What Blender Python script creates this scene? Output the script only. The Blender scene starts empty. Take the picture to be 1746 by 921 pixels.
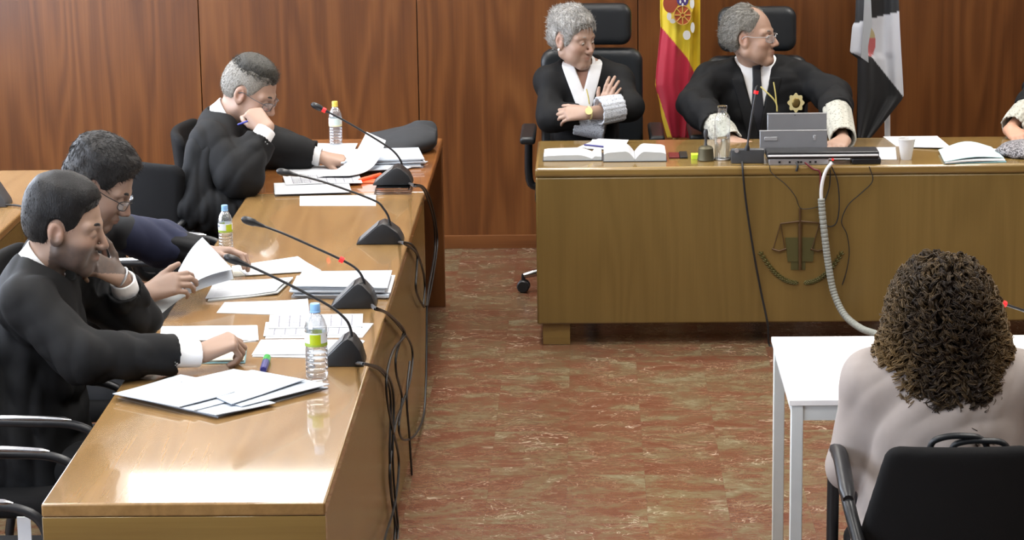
import bpy, bmesh, math, random
import numpy as np
from mathutils import Matrix, Vector

S = bpy.context.scene
C = S.collection
PI = math.pi
rnd = random.Random(7)

# ------------------------------------------------------------------ camera
FOC, CX, CY, CAMZ = 4400.0, 873.0, 460.5, 2.70
def _axes():
    d = np.array([(1000 - CX) / FOC, (535 + CY) / FOC, 1.0]); d /= np.linalg.norm(d)
    u = np.array([-0.008, 1.0, 0.0]); u -= u.dot(d) * d; u /= np.linalg.norm(u)
    return np.cross(u, d), d, u
AX, AY, AZ = _axes()
def _ray(x, y):
    v = np.array([(x - CX) / FOC, -(y - CY) / FOC, 1.0])
    return np.array([v.dot(AX), v.dot(AY), v.dot(AZ)])
def PZ(x, y, z):
    """photo pixel -> point on the horizontal plane at height z"""
    v = _ray(x, y); t = (z - CAMZ) / v[2]
    return np.array([v[0] * t, v[1] * t, z])
def PY(x, y, Y):
    """photo pixel -> point at depth Y"""
    v = _ray(x, y); t = Y / v[1]
    return np.array([v[0] * t, Y, CAMZ + v[2] * t])
def PX(x, y, X):
    v = _ray(x, y); t = X / v[0]
    return np.array([X, v[1] * t, CAMZ + v[2] * t])

cam_d = bpy.data.cameras.new('camera')
cam = bpy.data.objects.new('camera', cam_d); C.objects.link(cam)
cam_d.sensor_width = 36.0
cam_d.lens = 36.0 * FOC / 1746.0
cam_d.clip_end = 100
M = Matrix.Identity(4)
for r, ax in enumerate((AX, AY, AZ)):
    M[r][0], M[r][1], M[r][2] = ax[0], ax[1], -ax[2]
M[2][3] = CAMZ
cam.matrix_world = M
S.camera = cam

# ------------------------------------------------------------------ world, light, exposure
S.view_settings.view_transform = 'Standard'
S.view_settings.look = 'None'
S.view_settings.gamma = 1.0
S.view_settings.use_curve_mapping = False
S.view_settings.exposure = -0.30
S.cycles.use_denoising = True
S.cycles.max_bounces = 8
S.cycles.sample_clamp_indirect = 6.0
W = bpy.data.worlds.new('world'); S.world = W; W.use_nodes = True
W.node_tree.nodes['Background'].inputs[0].default_value = (0.75, 0.85, 1.0, 1)
W.node_tree.nodes['Background'].inputs[1].default_value = 0.2
CEIL_W = 23.0        # watts of each ceiling panel
WINDOW_L = 10.0       # radiance of the daylight in the windows
WALLLIGHT_L = 10.0    # radiance of the long wall light above the panelling

# ------------------------------------------------------------------ helpers
def mat(name):
    m = bpy.data.materials.new(name); m.use_nodes = True
    nt = m.node_tree
    return m, nt, nt.nodes['Principled BSDF']
def lin(r, g, b):
    f = lambda c: ((c / 255 + .055) / 1.055) ** 2.4 if c > 10 else c / 255 / 12.92
    return (f(r), f(g), f(b), 1)
def node(nt, t, **kw):
    n = nt.nodes.new(t)
    for k, v in kw.items():
        if k.startswith('i_'):
            n.inputs[k[2:].replace('_', ' ')].default_value = v
        else: setattr(n, k, v)
    return n
def link(nt, a, b): nt.links.new(a, b)
def math_n(nt, op, a, b=None, c=None):
    n = nt.nodes.new('ShaderNodeMath'); n.operation = op
    for i, v in enumerate((a, b, c)):
        if v is None: continue
        if hasattr(v, 'is_linked') or hasattr(v, 'links'): nt.links.new(v, n.inputs[i])
        else: n.inputs[i].default_value = v
    return n.outputs[0]
def mixc(nt, f, a, b, mode='MIX'):
    n = nt.nodes.new('ShaderNodeMix'); n.data_type = 'RGBA'; n.blend_type = mode
    for i, v in ((0, f), (6, a), (7, b)):
        if hasattr(v, 'links'): nt.links.new(v, n.inputs[i])
        else: n.inputs[i].default_value = v
    return n.outputs[2]
def ramp(nt, fac, stops):
    n = nt.nodes.new('ShaderNodeValToRGB'); el = n.color_ramp.elements
    while len(el) < len(stops): el.new(.5)
    for e, (p, c) in zip(el, stops): e.position = p; e.color = c if len(c) == 4 else (*c, 1)
    nt.links.new(fac, n.inputs[0]); return n.outputs[0]
def coords(nt, scale=(1, 1, 1), kind='Object', rot=(0, 0, 0)):
    tc = nt.nodes.new('ShaderNodeTexCoord'); mp = nt.nodes.new('ShaderNodeMapping')
    mp.inputs['Scale'].default_value = scale; mp.inputs['Rotation'].default_value = rot
    nt.links.new(tc.outputs[kind], mp.inputs[0]); return mp.outputs[0]
def noise(nt, vec, scale, detail=3, rough=.5, dist=0):
    n = node(nt, 'ShaderNodeTexNoise'); n.inputs['Scale'].default_value = scale
    n.inputs['Detail'].default_value = detail; n.inputs['Roughness'].default_value = rough
    n.inputs['Distortion'].default_value = dist
    nt.links.new(vec, n.inputs['Vector']); return n.outputs[0]
def bump(nt, p, h, strength=.2, dist=.01):
    b = node(nt, 'ShaderNodeBump'); b.inputs['Strength'].default_value = strength; b.inputs['Distance'].default_value = dist
    nt.links.new(h, b.inputs['Height']); nt.links.new(b.outputs[0], p.inputs['Normal'])

def plain(name, col, rough=.5, metal=0, spec=.5, bumpy=0, bscale=300, trans=0, ior=1.45, alpha=1, coat=0, sheen=0):
    m, nt, p = mat(name)
    v = coords(nt)
    n = noise(nt, v, bscale if bscale < 60 else 25, 3)
    c = mixc(nt, math_n(nt, 'MULTIPLY', n, .35), (*[x * 1.08 for x in col[:3]], 1), (*[x * .78 for x in col[:3]], 1))
    link(nt, c, p.inputs['Base Color'])
    p.inputs['Roughness'].default_value = rough; p.inputs['Metallic'].default_value = metal
    p.inputs['Specular IOR Level'].default_value = spec
    p.inputs['Transmission Weight'].default_value = trans; p.inputs['IOR'].default_value = ior
    p.inputs['Coat Weight'].default_value = coat; p.inputs['Sheen Weight'].default_value = sheen
    if bumpy: bump(nt, p, noise(nt, v, bscale, 4), bumpy, .002)
    return m
def emit(name, col, strength):
    m, nt, p = mat(name)
    p.inputs['Base Color'].default_value = (*col[:3], 1)
    p.inputs['Emission Color'].default_value = (*col[:3], 1); p.inputs['Emission Strength'].default_value = strength
    return m

def wood(name, dark, mid, light, axis, rough=.22, fine=1.0, arch=1.0, spec=.5, coat=0.0):
    """veneer: grain runs along `axis` (0,1,2), cathedral arches from contour lines of a stretched noise"""
    m, nt, p = mat(name)
    sc = [3.2, 3.2, 3.2]; sc[axis] = .33
    v = coords(nt, tuple(sc))
    n1 = noise(nt, v, 1.3, 2, .45, .2)
    rings = math_n(nt, 'SINE', math_n(nt, 'MULTIPLY', n1, 58.0))
    rings = math_n(nt, 'MULTIPLY_ADD', rings, .5, .5)
    sf = [95, 95, 95]; sf[axis] = 2.2
    n2 = noise(nt, coords(nt, tuple(sf)), 1.0, 4, .6)
    sb = [2.5, 2.5, 2.5]; sb[axis] = .5
    n3 = noise(nt, coords(nt, tuple(sb)), 1.0, 2, .5)
    f = math_n(nt, 'MULTIPLY', rings, .34 * arch)
    f = math_n(nt, 'ADD', f, math_n(nt, 'MULTIPLY', n2, .52 * fine))
    f = math_n(nt, 'ADD', f, math_n(nt, 'MULTIPLY', n3, .45))
    c = ramp(nt, f, [(.30, dark), (.62, mid), (.95, light)])
    link(nt, c, p.inputs['Base Color'])
    p.inputs['Roughness'].default_value = rough
    p.inputs['Specular IOR Level'].default_value = spec
    p.inputs['Coat Weight'].default_value = coat; p.inputs['Coat Roughness'].default_value = .05
    bump(nt, p, n2, .05, .002)
    return m

def new_obj(name, me, m=None, parent=None):
    o = bpy.data.objects.new(name, me); C.objects.link(o)
    if m is not None and me is not None:
        for mm in (m if isinstance(m, (list, tuple)) else [m]): me.materials.append(mm)
    if parent is not None:
        o.parent = parent
        o.matrix_parent_inverse = parent.matrix_basis.inverted()
    return o
def thing(name, label, cat, loc=(0, 0, 0), group=None):
    o = bpy.data.objects.new(name, None); C.objects.link(o); o.location = [float(x) for x in loc]
    o.empty_display_size = .05
    o.matrix_basis = Matrix.Translation(o.location)
    return tag(o, label, cat, group)
def tag(o, label, cat, group=None):
    o['label'] = label; o['category'] = cat
    if group: o['group'] = group
    return o
def struct(o): o['kind'] = 'structure'; return o
def smooth(me, angle=None):
    me.polygons.foreach_set('use_smooth', [True] * len(me.polygons))
    if angle:
        bm = bmesh.new(); bm.from_mesh(me)
        for e in bm.edges:
            if len(e.link_faces) == 2 and e.calc_face_angle(0) > angle: e.smooth = False
        bm.to_mesh(me); bm.free()
def fin(bm, name, m, parent=None, ang=.6, sm=True):
    me = bpy.data.meshes.new(name)
    bmesh.ops.recalc_face_normals(bm, faces=bm.faces)
    bm.to_mesh(me); bm.free()
    if sm: smooth(me, ang)
    return new_obj(name, me, m, parent)
def add_box(bm, x0, x1, y0, y1, z0, z1, bev=0, seg=2, mtx=None, mi=0):
    vs = [bm.verts.new((x, y, z)) for x in (x0, x1) for y in (y0, y1) for z in (z0, z1)]
    fs = [bm.faces.new([vs[i] for i in f]) for f in ((0, 1, 3, 2), (4, 6, 7, 5), (0, 4, 5, 1), (2, 3, 7, 6), (0, 2, 6, 4), (1, 5, 7, 3))]
    for f in fs: f.material_index = mi
    if bev:
        es = list({e for f in fs for e in f.edges})
        r = bmesh.ops.bevel(bm, geom=es, offset=bev, segments=seg, profile=.5, affect='EDGES')
        vs = [v for v in bm.verts if v.is_valid and v in set(r['verts'])] if mtx is not None else vs
    if mtx is not None:
        allv = set(vs) | {v for f in bm.faces if f.is_valid for v in ()}
        bmesh.ops.transform(bm, matrix=mtx, verts=[v for v in vs if v.is_valid])
    return bm
def box(name, x0, x1, y0, y1, z0, z1, m, parent=None, bev=0, seg=2, mtx=None):
    bm = bmesh.new(); add_box(bm, x0, x1, y0, y1, z0, z1, bev, seg)
    o = fin(bm, name, m, parent)
    for p in o.data.polygons:      # flat faces stay flat, only the rounded edges are smooth
        if max(abs(c) for c in p.normal) > .9995: p.use_smooth = False
    if mtx is not None: o.data.transform(mtx)
    return o
def catmull(pts, n=8):
    P = [np.array(p, float) for p in pts]
    P = [2 * P[0] - P[1]] + P + [2 * P[-1] - P[-2]]
    out = []
    for i in range(1, len(P) - 2):
        for k in range(n):
            t = k / n
            out.append(.5 * (2 * P[i] + (P[i + 1] - P[i - 1]) * t + (2 * P[i - 1] - 5 * P[i] + 4 * P[i + 1] - P[i + 2]) * t * t + (3 * P[i] - P[i - 1] - 3 * P[i + 1] + P[i + 2]) * t ** 3))
    out.append(P[-2]); return out
def add_tube(bm, pts, r, sides=8, cap=True, mi=0):
    """r: number or list of radii along pts"""
    P = [Vector(p) for p in pts]; n = len(P)
    R = r if hasattr(r, '__len__') else [r] * n
    t0 = (P[1] - P[0]).normalized()
    a = t0.orthogonal().normalized(); rings = []
    for i in range(n):
        t = (P[min(i + 1, n - 1)] - P[max(i - 1, 0)]).normalized()
        a = (a - t * a.dot(t)).normalized(); b = t.cross(a)
        rings.append([bm.verts.new(P[i] + (a * math.cos(2 * PI * k / sides) + b * math.sin(2 * PI * k / sides)) * R[i]) for k in range(sides)])
    for i in range(n - 1):
        for k in range(sides):
            f = bm.faces.new((rings[i][k], rings[i][(k + 1) % sides], rings[i + 1][(k + 1) % sides], rings[i + 1][k])); f.material_index = mi
    if cap:
        f = bm.faces.new(rings[0][::-1]); f.material_index = mi
        f = bm.faces.new(rings[-1]); f.material_index = mi
def tube(name, pts, r, m, parent=None, sides=8, n=8, raw=False):
    bm = bmesh.new(); add_tube(bm, pts if raw else catmull(pts, n), r, sides)
    return fin(bm, name, m, parent, ang=1.0)
def add_lathe(bm, c, prof, sides=24, mtx=None, mi=0):
    """prof: [(r, z)], revolved about the vertical through c"""
    rings = []
    for r, z in prof:
        if r < 1e-6: rings.append([bm.verts.new((c[0], c[1], c[2] + z))])
        else: rings.append([bm.verts.new((c[0] + r * math.cos(2 * PI * k / sides), c[1] + r * math.sin(2 * PI * k / sides), c[2] + z)) for k in range(sides)])
    for A, B in zip(rings, rings[1:]):
        for k in range(sides):
            k2 = (k + 1) % sides
            if len(A) == 1 and len(B) == 1: continue
            if len(A) == 1: f = bm.faces.new((A[0], B[k2], B[k]))
            elif len(B) == 1: f = bm.faces.new((A[k], A[k2], B[0]))
            else: f = bm.faces.new((A[k], A[k2], B[k2], B[k]))
            f.material_index = mi
def lathe(name, c, prof, m, parent=None, sides=24, ang=.5):
    bm = bmesh.new(); add_lathe(bm, c, prof, sides); return fin(bm, name, m, parent, ang=ang)
def prism(name, poly, off, m, parent=None, bev=0, seg=2):
    """poly: list of 3-D points (planar), extruded by vector off"""
    bm = bmesh.new()
    A = [bm.verts.new(tuple(p)) for p in poly]; B = [bm.verts.new(tuple(np.array(p) + off)) for p in poly]
    bm.faces.new(A); bm.faces.new(B[::-1]); n = len(A)
    for i in range(n): bm.faces.new((A[i], B[i], B[(i + 1) % n], A[(i + 1) % n]))
    bmesh.ops.recalc_face_normals(bm, faces=bm.faces)
    if bev: bmesh.ops.bevel(bm, geom=list(bm.edges), offset=bev, segments=seg, profile=.5, affect='EDGES')
    return fin(bm, name, m, parent)
def copy_tree(o, parent=None):
    c = o.copy(); C.objects.link(c)
    if parent is not None:
        mi = o.matrix_parent_inverse.copy(); c.parent = parent; c.matrix_parent_inverse = mi
    for ch in list(o.children): copy_tree(ch, c)
    return c
def dup(root, delta, label, group=None, rot=0):
    r = copy_tree(root)
    r.location = Vector(root.location) + Vector([float(x) for x in delta])
    if rot: r.rotation_euler.z += rot
    r['label'] = label
    if group: r['group'] = group
    return r

# ------------------------------------------------------------------ signed-distance modelling (bodies, clothes, hair)
class Field:
    def __init__(s, lo, hi, h):
        s.lo = np.array(lo, float); s.h = h
        s.n = np.ceil((np.array(hi, float) - s.lo) / h).astype(int) + 1
        s.F = np.full(s.n, .2, np.float32)
        s.ax = [(s.lo[i] + h * np.arange(s.n[i])).astype(np.float32) for i in range(3)]
    def sub(s, lo, hi):
        sl = []
        for i in range(3):
            a = int(np.clip(np.floor((lo[i] - s.lo[i]) / s.h), 0, s.n[i])); b = int(np.clip(np.ceil((hi[i] - s.lo[i]) / s.h) + 1, 0, s.n[i]))
            if b <= a: return None, None
            sl.append(slice(a, b))
        X = s.ax[0][sl[0]][:, None, None]; Y = s.ax[1][sl[1]][None, :, None]; Z = s.ax[2][sl[2]][None, None, :]
        return tuple(sl), (X, Y, Z)
    def op(s, lo, hi, fn, k=0., mode='u'):
        m = k + 4 * s.h
        sl, p = s.sub(np.array(lo) - m, np.array(hi) + m)
        if sl is None: return
        d = np.broadcast_to(fn(*p), s.F[sl].shape); A = s.F[sl]
        if mode == 'u':
            if k: hh = np.clip(.5 + .5 * (A - d) / k, 0, 1); R = A + (d - A) * hh - k * hh * (1 - hh)
            else: R = np.minimum(A, d)
        elif mode == 's':
            if k: hh = np.clip(.5 - .5 * (A + d) / k, 0, 1); R = A + (-d - A) * hh + k * hh * (1 - hh)
            else: R = np.maximum(A, -d)
        else: R = np.maximum(A, d)
        s.F[sl] = R
    def ball(s, c, r, k=0, mode='u'):
        c = np.array(c, float)
        s.op(c - r, c + r, lambda X, Y, Z: np.sqrt((X - c[0]) ** 2 + (Y - c[1]) ** 2 + (Z - c[2]) ** 2) - r, k, mode)
    def cone(s, a, b, ra, rb, k=0, mode='u', flat=False, sq=None):
        """round cone; flat = cut square at both ends; sq = (axis, factor) squashes the section along axis"""
        a = np.array(a, float); b = np.array(b, float); R = max(ra, rb)
        ba = b - a; L2 = ba.dot(ba); L = math.sqrt(L2)
        def fn(X, Y, Z):
            px, py, pz = X - a[0], Y - a[1], Z - a[2]
            tr = (px * ba[0] + py * ba[1] + pz * ba[2]) / L2
            t = np.clip(tr, 0, 1)
            qx, qy, qz = px - t * ba[0], py - t * ba[1], pz - t * ba[2]
            if sq is not None:
                ax, f = sq; e = (qx * ax[0] + qy * ax[1] + qz * ax[2]) * (f - 1)
                qx, qy, qz = qx + e * ax[0], qy + e * ax[1], qz + e * ax[2]
            if flat:
                ox, oy, oz = px - tr * ba[0], py - tr * ba[1], pz - tr * ba[2]
                d = np.sqrt(ox * ox + oy * oy + oz * oz) - (ra + (rb - ra) * t)
                return np.maximum(d, np.maximum(-tr, tr - 1) * L)
            return np.sqrt(qx * qx + qy * qy + qz * qz) - (ra + (rb - ra) * t)
        s.op(np.minimum(a, b) - R, np.maximum(a, b) + R, fn, k, mode)
    def ell(s, c, axes, rad, k=0, mode='u'):
        c = np.array(c, float); A = np.array(axes, float); R = max(rad)
        def fn(X, Y, Z):
            px, py, pz = X - c[0], Y - c[1], Z - c[2]; k0 = 0; k1 = 0
            for i in range(3):
                q = px * A[i][0] + py * A[i][1] + pz * A[i][2]
                k0 = k0 + (q / rad[i]) ** 2; k1 = k1 + (q / rad[i] ** 2) ** 2
            k0 = np.sqrt(k0); k1 = np.sqrt(k1) + 1e-6
            return k0 * (k0 - 1) / k1
        s.op(c - R, c + R, fn, k, mode)
    def all(s, fn, mode='i', k=0):
        s.op(s.lo, s.lo + s.h * s.n, fn, k, mode)
    def disp(s, fn, band=.03):
        m = np.abs(s.F) < band
        i = np.nonzero(m)
        if len(i[0]): s.F[i] += fn(s.ax[0][i[0]], s.ax[1][i[1]], s.ax[2][i[2]]).astype(np.float32)
    def mesh(s, name, m, parent=None, relax=2, color=None):
        F = s.F
        F[0], F[-1], F[:, 0], F[:, -1], F[:, :, 0], F[:, :, -1] = [.05] * 6
        I = F < 0
        cnt = np.zeros(np.array(F.shape) - 1, np.uint8); nx, ny, nz = cnt.shape
        offs = [(i, j, k) for i in (0, 1) for j in (0, 1) for k in (0, 1)]
        for i, j, k in offs: cnt += I[i:i + nx, j:j + ny, k:k + nz]
        act = np.argwhere((cnt > 0) & (cnt < 8))
        idx = np.full(cnt.shape, -1, np.int32); idx[tuple(act.T)] = np.arange(len(act))
        val = np.stack([F[act[:, 0] + i, act[:, 1] + j, act[:, 2] + k] for i, j, k in offs], 1)
        pos = np.zeros((len(act), 3)); w = np.zeros(len(act))
        for a in range(8):
            for b in range(a + 1, 8):
                da = np.array(offs[b]) - np.array(offs[a])
                if np.abs(da).sum() != 1: continue
                va, vb = val[:, a], val[:, b]; mk = (va < 0) != (vb < 0)
                t = np.where(mk, va / np.where(mk, va - vb, 1), 0)
                pos += mk[:, None] * (np.array(offs[a]) + t[:, None] * da); w += mk
        V = s.lo + s.h * (act + pos / w[:, None])
        Q = []
        for ax in range(3):
            o1, o2 = [(1, 2), (2, 0), (0, 1)][ax]
            sh = [slice(None)] * 3; sh[ax] = slice(0, -1); A = I[tuple(sh)]
            sh[ax] = slice(1, None); B = I[tuple(sh)]
            e = np.argwhere(A != B)
            e = e[(e[:, o1] > 0) & (e[:, o2] > 0) & (e[:, o1] < F.shape[o1] - 1) & (e[:, o2] < F.shape[o2] - 1)]
            fl = A[tuple(e.T)]
            d1 = np.zeros(3, int); d1[o1] = 1; d2 = np.zeros(3, int); d2[o2] = 1
            q = np.stack([idx[tuple((e - d1 - d2).T)], idx[tuple((e - d2).T)], idx[tuple(e.T)], idx[tuple((e - d1).T)]], 1)
            q[~fl] = q[~fl][:, ::-1]; Q.append(q)
        Q = np.concatenate(Q)
        for _ in range(relax):
            acc = np.zeros_like(V); n = np.zeros(len(V))
            for a in range(4):
                for b in ((a + 1) % 4, (a + 3) % 4):
                    for c in range(3): acc[:, c] += np.bincount(Q[:, a], V[Q[:, b], c], len(V))
                    n += np.bincount(Q[:, a], minlength=len(V))
            V += .5 * (acc / np.maximum(n, 1)[:, None] - V)
        me = bpy.data.meshes.new(name)
        me.vertices.add(len(V)); me.vertices.foreach_set('co', V.astype(np.float32).ravel())
        me.loops.add(Q.size); me.loops.foreach_set('vertex_index', Q.ravel().astype(np.int32))
        me.polygons.add(len(Q)); me.polygons.foreach_set('loop_start', np.arange(0, Q.size, 4, dtype=np.int32))
        me.update(calc_edges=True)
        me.polygons.foreach_set('use_smooth', np.ones(len(Q), bool))
        if color is not None:
            at = me.color_attributes.new('tint', 'FLOAT_COLOR', 'POINT')
            at.data.foreach_set('color', color(V).astype(np.float32).ravel())
        me.update()
        return new_obj(name, me, m, parent)
def smin(a, b, k):
    h = np.clip(.5 + .5 * (b - a) / k, 0, 1); return b + (a - b) * h - k * h * (1 - h)
def smax(a, b, k): return -smin(-a, -b, k)
def nrm(v): v = np.array(v, float); return v / np.linalg.norm(v)

def folds(seed, amp, along=(0, 0, 1), lam=.15):
    """cloth folds: rounded ridges with sharper valleys running along a direction, fading in and out"""
    r = np.random.RandomState(seed); al = nrm(along); ws = []
    for i in range(4):
        d = r.randn(3); d -= d.dot(al) * al * .97; d = nrm(d) * (PI / (lam * r.uniform(.45, .95)))
        ws.append((d, r.uniform(0, 6.28), nrm(r.randn(3)) * r.uniform(7, 14), r.uniform(0, 6.28)))
    w1, w2 = r.randn(2, 3) * 9
    def fn(X, Y, Z):
        wp = .9 * np.sin(w1[0] * X + w1[1] * Y + w1[2] * Z) + .7 * np.sin(w2[0] * X + w2[1] * Y + w2[2] * Z + 1); o = 0
        for d, ph, mk, mp in ws:
            m_ = np.clip(.5 + .9 * np.sin(mk[0] * X + mk[1] * Y + mk[2] * Z + mp), 0, 1)
            o = o + m_ * (.62 - np.sqrt(np.sin(d[0] * X + d[1] * Y + d[2] * Z + ph + wp) ** 2 + .012))
        return amp * o
    return fn
# ------------------------------------------------------------------ materials
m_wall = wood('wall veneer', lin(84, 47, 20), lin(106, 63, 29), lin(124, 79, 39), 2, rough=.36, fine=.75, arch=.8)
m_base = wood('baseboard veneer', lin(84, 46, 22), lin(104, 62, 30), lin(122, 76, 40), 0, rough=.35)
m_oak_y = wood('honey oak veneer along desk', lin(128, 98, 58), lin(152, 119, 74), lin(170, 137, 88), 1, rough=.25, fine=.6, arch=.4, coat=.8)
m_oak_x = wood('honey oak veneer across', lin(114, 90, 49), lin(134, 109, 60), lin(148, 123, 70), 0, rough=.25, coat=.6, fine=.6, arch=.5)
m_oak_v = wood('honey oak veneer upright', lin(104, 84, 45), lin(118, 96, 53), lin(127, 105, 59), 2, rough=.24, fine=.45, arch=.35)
m_far = wood('oak veneer with wall reflection', lin(124, 76, 38), lin(148, 96, 50), lin(166, 114, 64), 0, rough=.25, coat=.8, fine=.6, arch=.5)  # redder base colour holds the reflection of the veneer wall
m_black = plain('black robe cloth', (.0055, .0058, .0065, 1), .75, bumpy=.1, bscale=900, spec=.3)
m_suit = plain('charcoal grey suit cloth', (.030, .032, .036, 1), .8, bumpy=.1, bscale=900, spec=.3)
m_navy = plain('navy cloth', (.020, .024, .052, 1), .75, bumpy=.1, bscale=900, spec=.3)
m_tie_dark = plain('dark tie silk', (.012, .013, .018, 1), .45)
m_tie_brown = plain('brown tie silk', (.10, .045, .028, 1), .5)
m_tie_green = plain('dark green tie silk', (.016, .03, .026, 1), .5)
m_shirt = plain('white shirt cotton', (.82, .83, .84, 1), .8, bumpy=.1, bscale=700)
m_blouse = plain('greyish pink blouse cloth', lin(156, 147, 142), .8, bumpy=.1, bscale=700)
m_chair = plain('black chair upholstery', (.0075, .0075, .008, 1), .85, bumpy=.25, bscale=600, spec=.2)
m_leather = plain('black leather', (.012, .014, .016, 1), .38, bumpy=.15, bscale=250)
m_plast = plain('black plastic', (.014, .015, .017, 1), .35)
m_plast2 = plain('dark grey plastic', (.05, .053, .058, 1), .38)
m_grey_pl = plain('grey satin plate', (.16, .165, .17, 1), .4, metal=.3)
m_rubber = plain('black cable rubber', (.012, .012, .013, 1), .45)
m_chrome = plain('polished chrome', (.55, .56, .58, 1), .2, metal=1)
m_silver = plain('silver aluminium', (.30, .31, .33, 1), .42, metal=.7)
m_silver2 = plain('light silver aluminium', (.5, .51, .53, 1), .35, metal=.7)
m_white = plain('white table laminate', (.86, .87, .88, 1), .35)
m_whiteleg = plain('white enamelled steel', (.62, .66, .66, 1), .4)
m_plaster = plain('white plaster', (.78, .77, .74, 1), .9)
m_led = emit('red indicator light', (1, .012, .015), 1.6)
m_lamp = emit('lit lamp diffuser', (1, .97, .92), 2.5)
m_walllight = emit('lit wall light diffuser', (1, .96, .88), WALLLIGHT_L)
m_day = emit('daylight in window', (.78, .86, 1.0), WINDOW_L)
m_brass = plain('aged brass', (.22, .16, .06, 1), .4, metal=1)
m_bellm = plain('dull bronze', (.11, .10, .065, 1), .5, metal=.8)
m_gold = plain('gold badge metal', (.66, .58, .30, 1), .45, metal=.35)
m_goldc = plain('gold cord', (.45, .38, .12, 1), .6)
m_polewood = plain('varnished pole wood', (.32, .17, .05, 1), .35)
m_polewhite = plain('white flag pole', (.7, .71, .72, 1), .35)
m_orange = plain('orange plastic', (.75, .10, .03, 1), .4)
m_green = plain('green plastic', (.03, .35, .06, 1), .35)
m_indigo = plain('dark blue plastic', (.03, .03, .16, 1), .35)
m_penblue = plain('blue pen plastic', (.03, .04, .30, 1), .3)
m_lime = plain('yellow green paper pad', (.55, .75, .04, 1), .7)
m_capblue = plain('light blue bottle cap', (.22, .42, .72, 1), .4)
m_capyel = plain('yellow bottle cap', (.72, .56, .10, 1), .4)
m_maroon = plain('maroon phone case', (.12, .012, .02, 1), .35)
m_folder = plain('pale blue card', (.46, .66, .68, 1), .7)
m_teal = plain('blue green card lining', (.16, .32, .36, 1), .6)
m_conduit = plain('grey ribbed conduit plastic', (.24, .25, .225, 1), .5)
m_brown_em = plain('dark bronze emblem', lin(74, 52, 26), .5, metal=.2)
m_green_em = plain('greenish bronze emblem', lin(80, 74, 34), .55, metal=.2)
m_greenb_em = plain('green enamel book emblem', lin(72, 68, 34), .55, metal=.1)
m_iris = plain('brown iris', (.03, .018, .01, 1), .2)
m_sclera = plain('eye white', (.62, .58, .54, 1), .25)
m_lens = None

def clear_mat(name, tint=(1, 1, 1), rough=.03, ior=1.33):
    m, nt, p = mat(name)
    n = noise(nt, coords(nt), 40, 2)
    p.inputs['Base Color'].default_value = (*tint, 1)
    p.inputs['Transmission Weight'].default_value = 1.0
    link(nt, math_n(nt, 'MULTIPLY', n, rough * 2), p.inputs['Roughness']); p.inputs['IOR'].default_value = ior
    return m
def thin_clear(name, tint, base=.05, edge=.55, rough=.04):
    m, nt, p = mat(name); nt.nodes.remove(p)
    out = [n for n in nt.nodes if n.type == 'OUTPUT_MATERIAL'][0]
    tr = node(nt, 'ShaderNodeBsdfTransparent'); tr.inputs[0].default_value = (*tint, 1)
    gl = node(nt, 'ShaderNodeBsdfGlossy'); gl.inputs['Roughness'].default_value = rough; gl.inputs[0].default_value = (1, 1, 1, 1)
    df = node(nt, 'ShaderNodeBsdfDiffuse'); df.inputs[0].default_value = (.85, .9, .95, 1)
    lw = node(nt, 'ShaderNodeLayerWeight'); lw.inputs[0].default_value = .35
    n = noise(nt, coords(nt), 90, 2)
    f = math_n(nt, 'MULTIPLY_ADD', lw.outputs['Facing'], edge, base)
    f = math_n(nt, 'MULTIPLY', f, math_n(nt, 'MULTIPLY_ADD', n, .5, .75))
    mx = node(nt, 'ShaderNodeMixShader'); link(nt, f, mx.inputs[0]); link(nt, tr.outputs[0], mx.inputs[1]); link(nt, gl.outputs[0], mx.inputs[2])
    m2 = node(nt, 'ShaderNodeMixShader'); m2.inputs[0].default_value = .07; link(nt, mx.outputs[0], m2.inputs[1]); link(nt, df.outputs[0], m2.inputs[2])
    link(nt, m2.outputs[0], out.inputs['Surface'])
    return m
m_pet = thin_clear('clear bottle plastic', (.94, .96, .975), .08, .85)
m_water = clear_mat('clear water', (.98, .99, 1), .005, 1.18)
m_glass = thin_clear('clear drinking glass', (.96, .98, .97), .04, .6, .02)
m_case = clear_mat('clear case plastic', (.80, .82, .84), .08, 1.3)
m_lens = thin_clear('spectacle lens', (.97, .98, .99), .03, .15, .02)

def skin_mat():
    m, nt, p = mat('skin')
    a = node(nt, 'ShaderNodeVertexColor', layer_name='tint')
    v = coords(nt)
    n = noise(nt, v, 60, 4)
    c = mixc(nt, math_n(nt, 'MULTIPLY', n, .3), a.outputs[0], (.34, .20, .14, 1))
    link(nt, c, p.inputs['Base Color'])
    p.inputs['Roughness'].default_value = .5
    p.inputs['Subsurface Weight'].default_value = .12
    p.inputs['Subsurface Radius'].default_value = (.012, .005, .003)
    bump(nt, p, noise(nt, v, 420, 3), .08, .002)
    return m
m_skin = skin_mat()
def hair_mat(name, dark, light, scale=(220, 220, 60), rough=.45, bs=.5):
    m, nt, p = mat(name)
    n = noise(nt, coords(nt, scale), 1.0, 3, .6, .6)
    c = ramp(nt, n, [(.3, dark), (.72, light)])
    link(nt, c, p.inputs['Base Color']); p.inputs['Roughness'].default_value = rough; p.inputs['Specular IOR Level'].default_value = .25
    bump(nt, p, n, bs, .004)
    return m
m_hair_dk = hair_mat('very dark brown cropped hair', lin(13, 13, 14), lin(28, 27, 27), (260, 260, 120))
m_hair_dk2 = hair_mat('dark brown hair', lin(22, 22, 23), lin(48, 46, 45), (240, 240, 120))
m_hair_pp = hair_mat('pepper grey hair', lin(38, 37, 35), lin(80, 78, 72), (240, 240, 120))
m_hair_pl = hair_mat('pale grey cropped hair', lin(98, 95, 88), lin(150, 146, 138), (300, 300, 160), bs=.3)
m_hair_gr = hair_mat('silver grey hair', lin(112, 110, 106), lin(186, 184, 180), (130, 130, 60))
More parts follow.
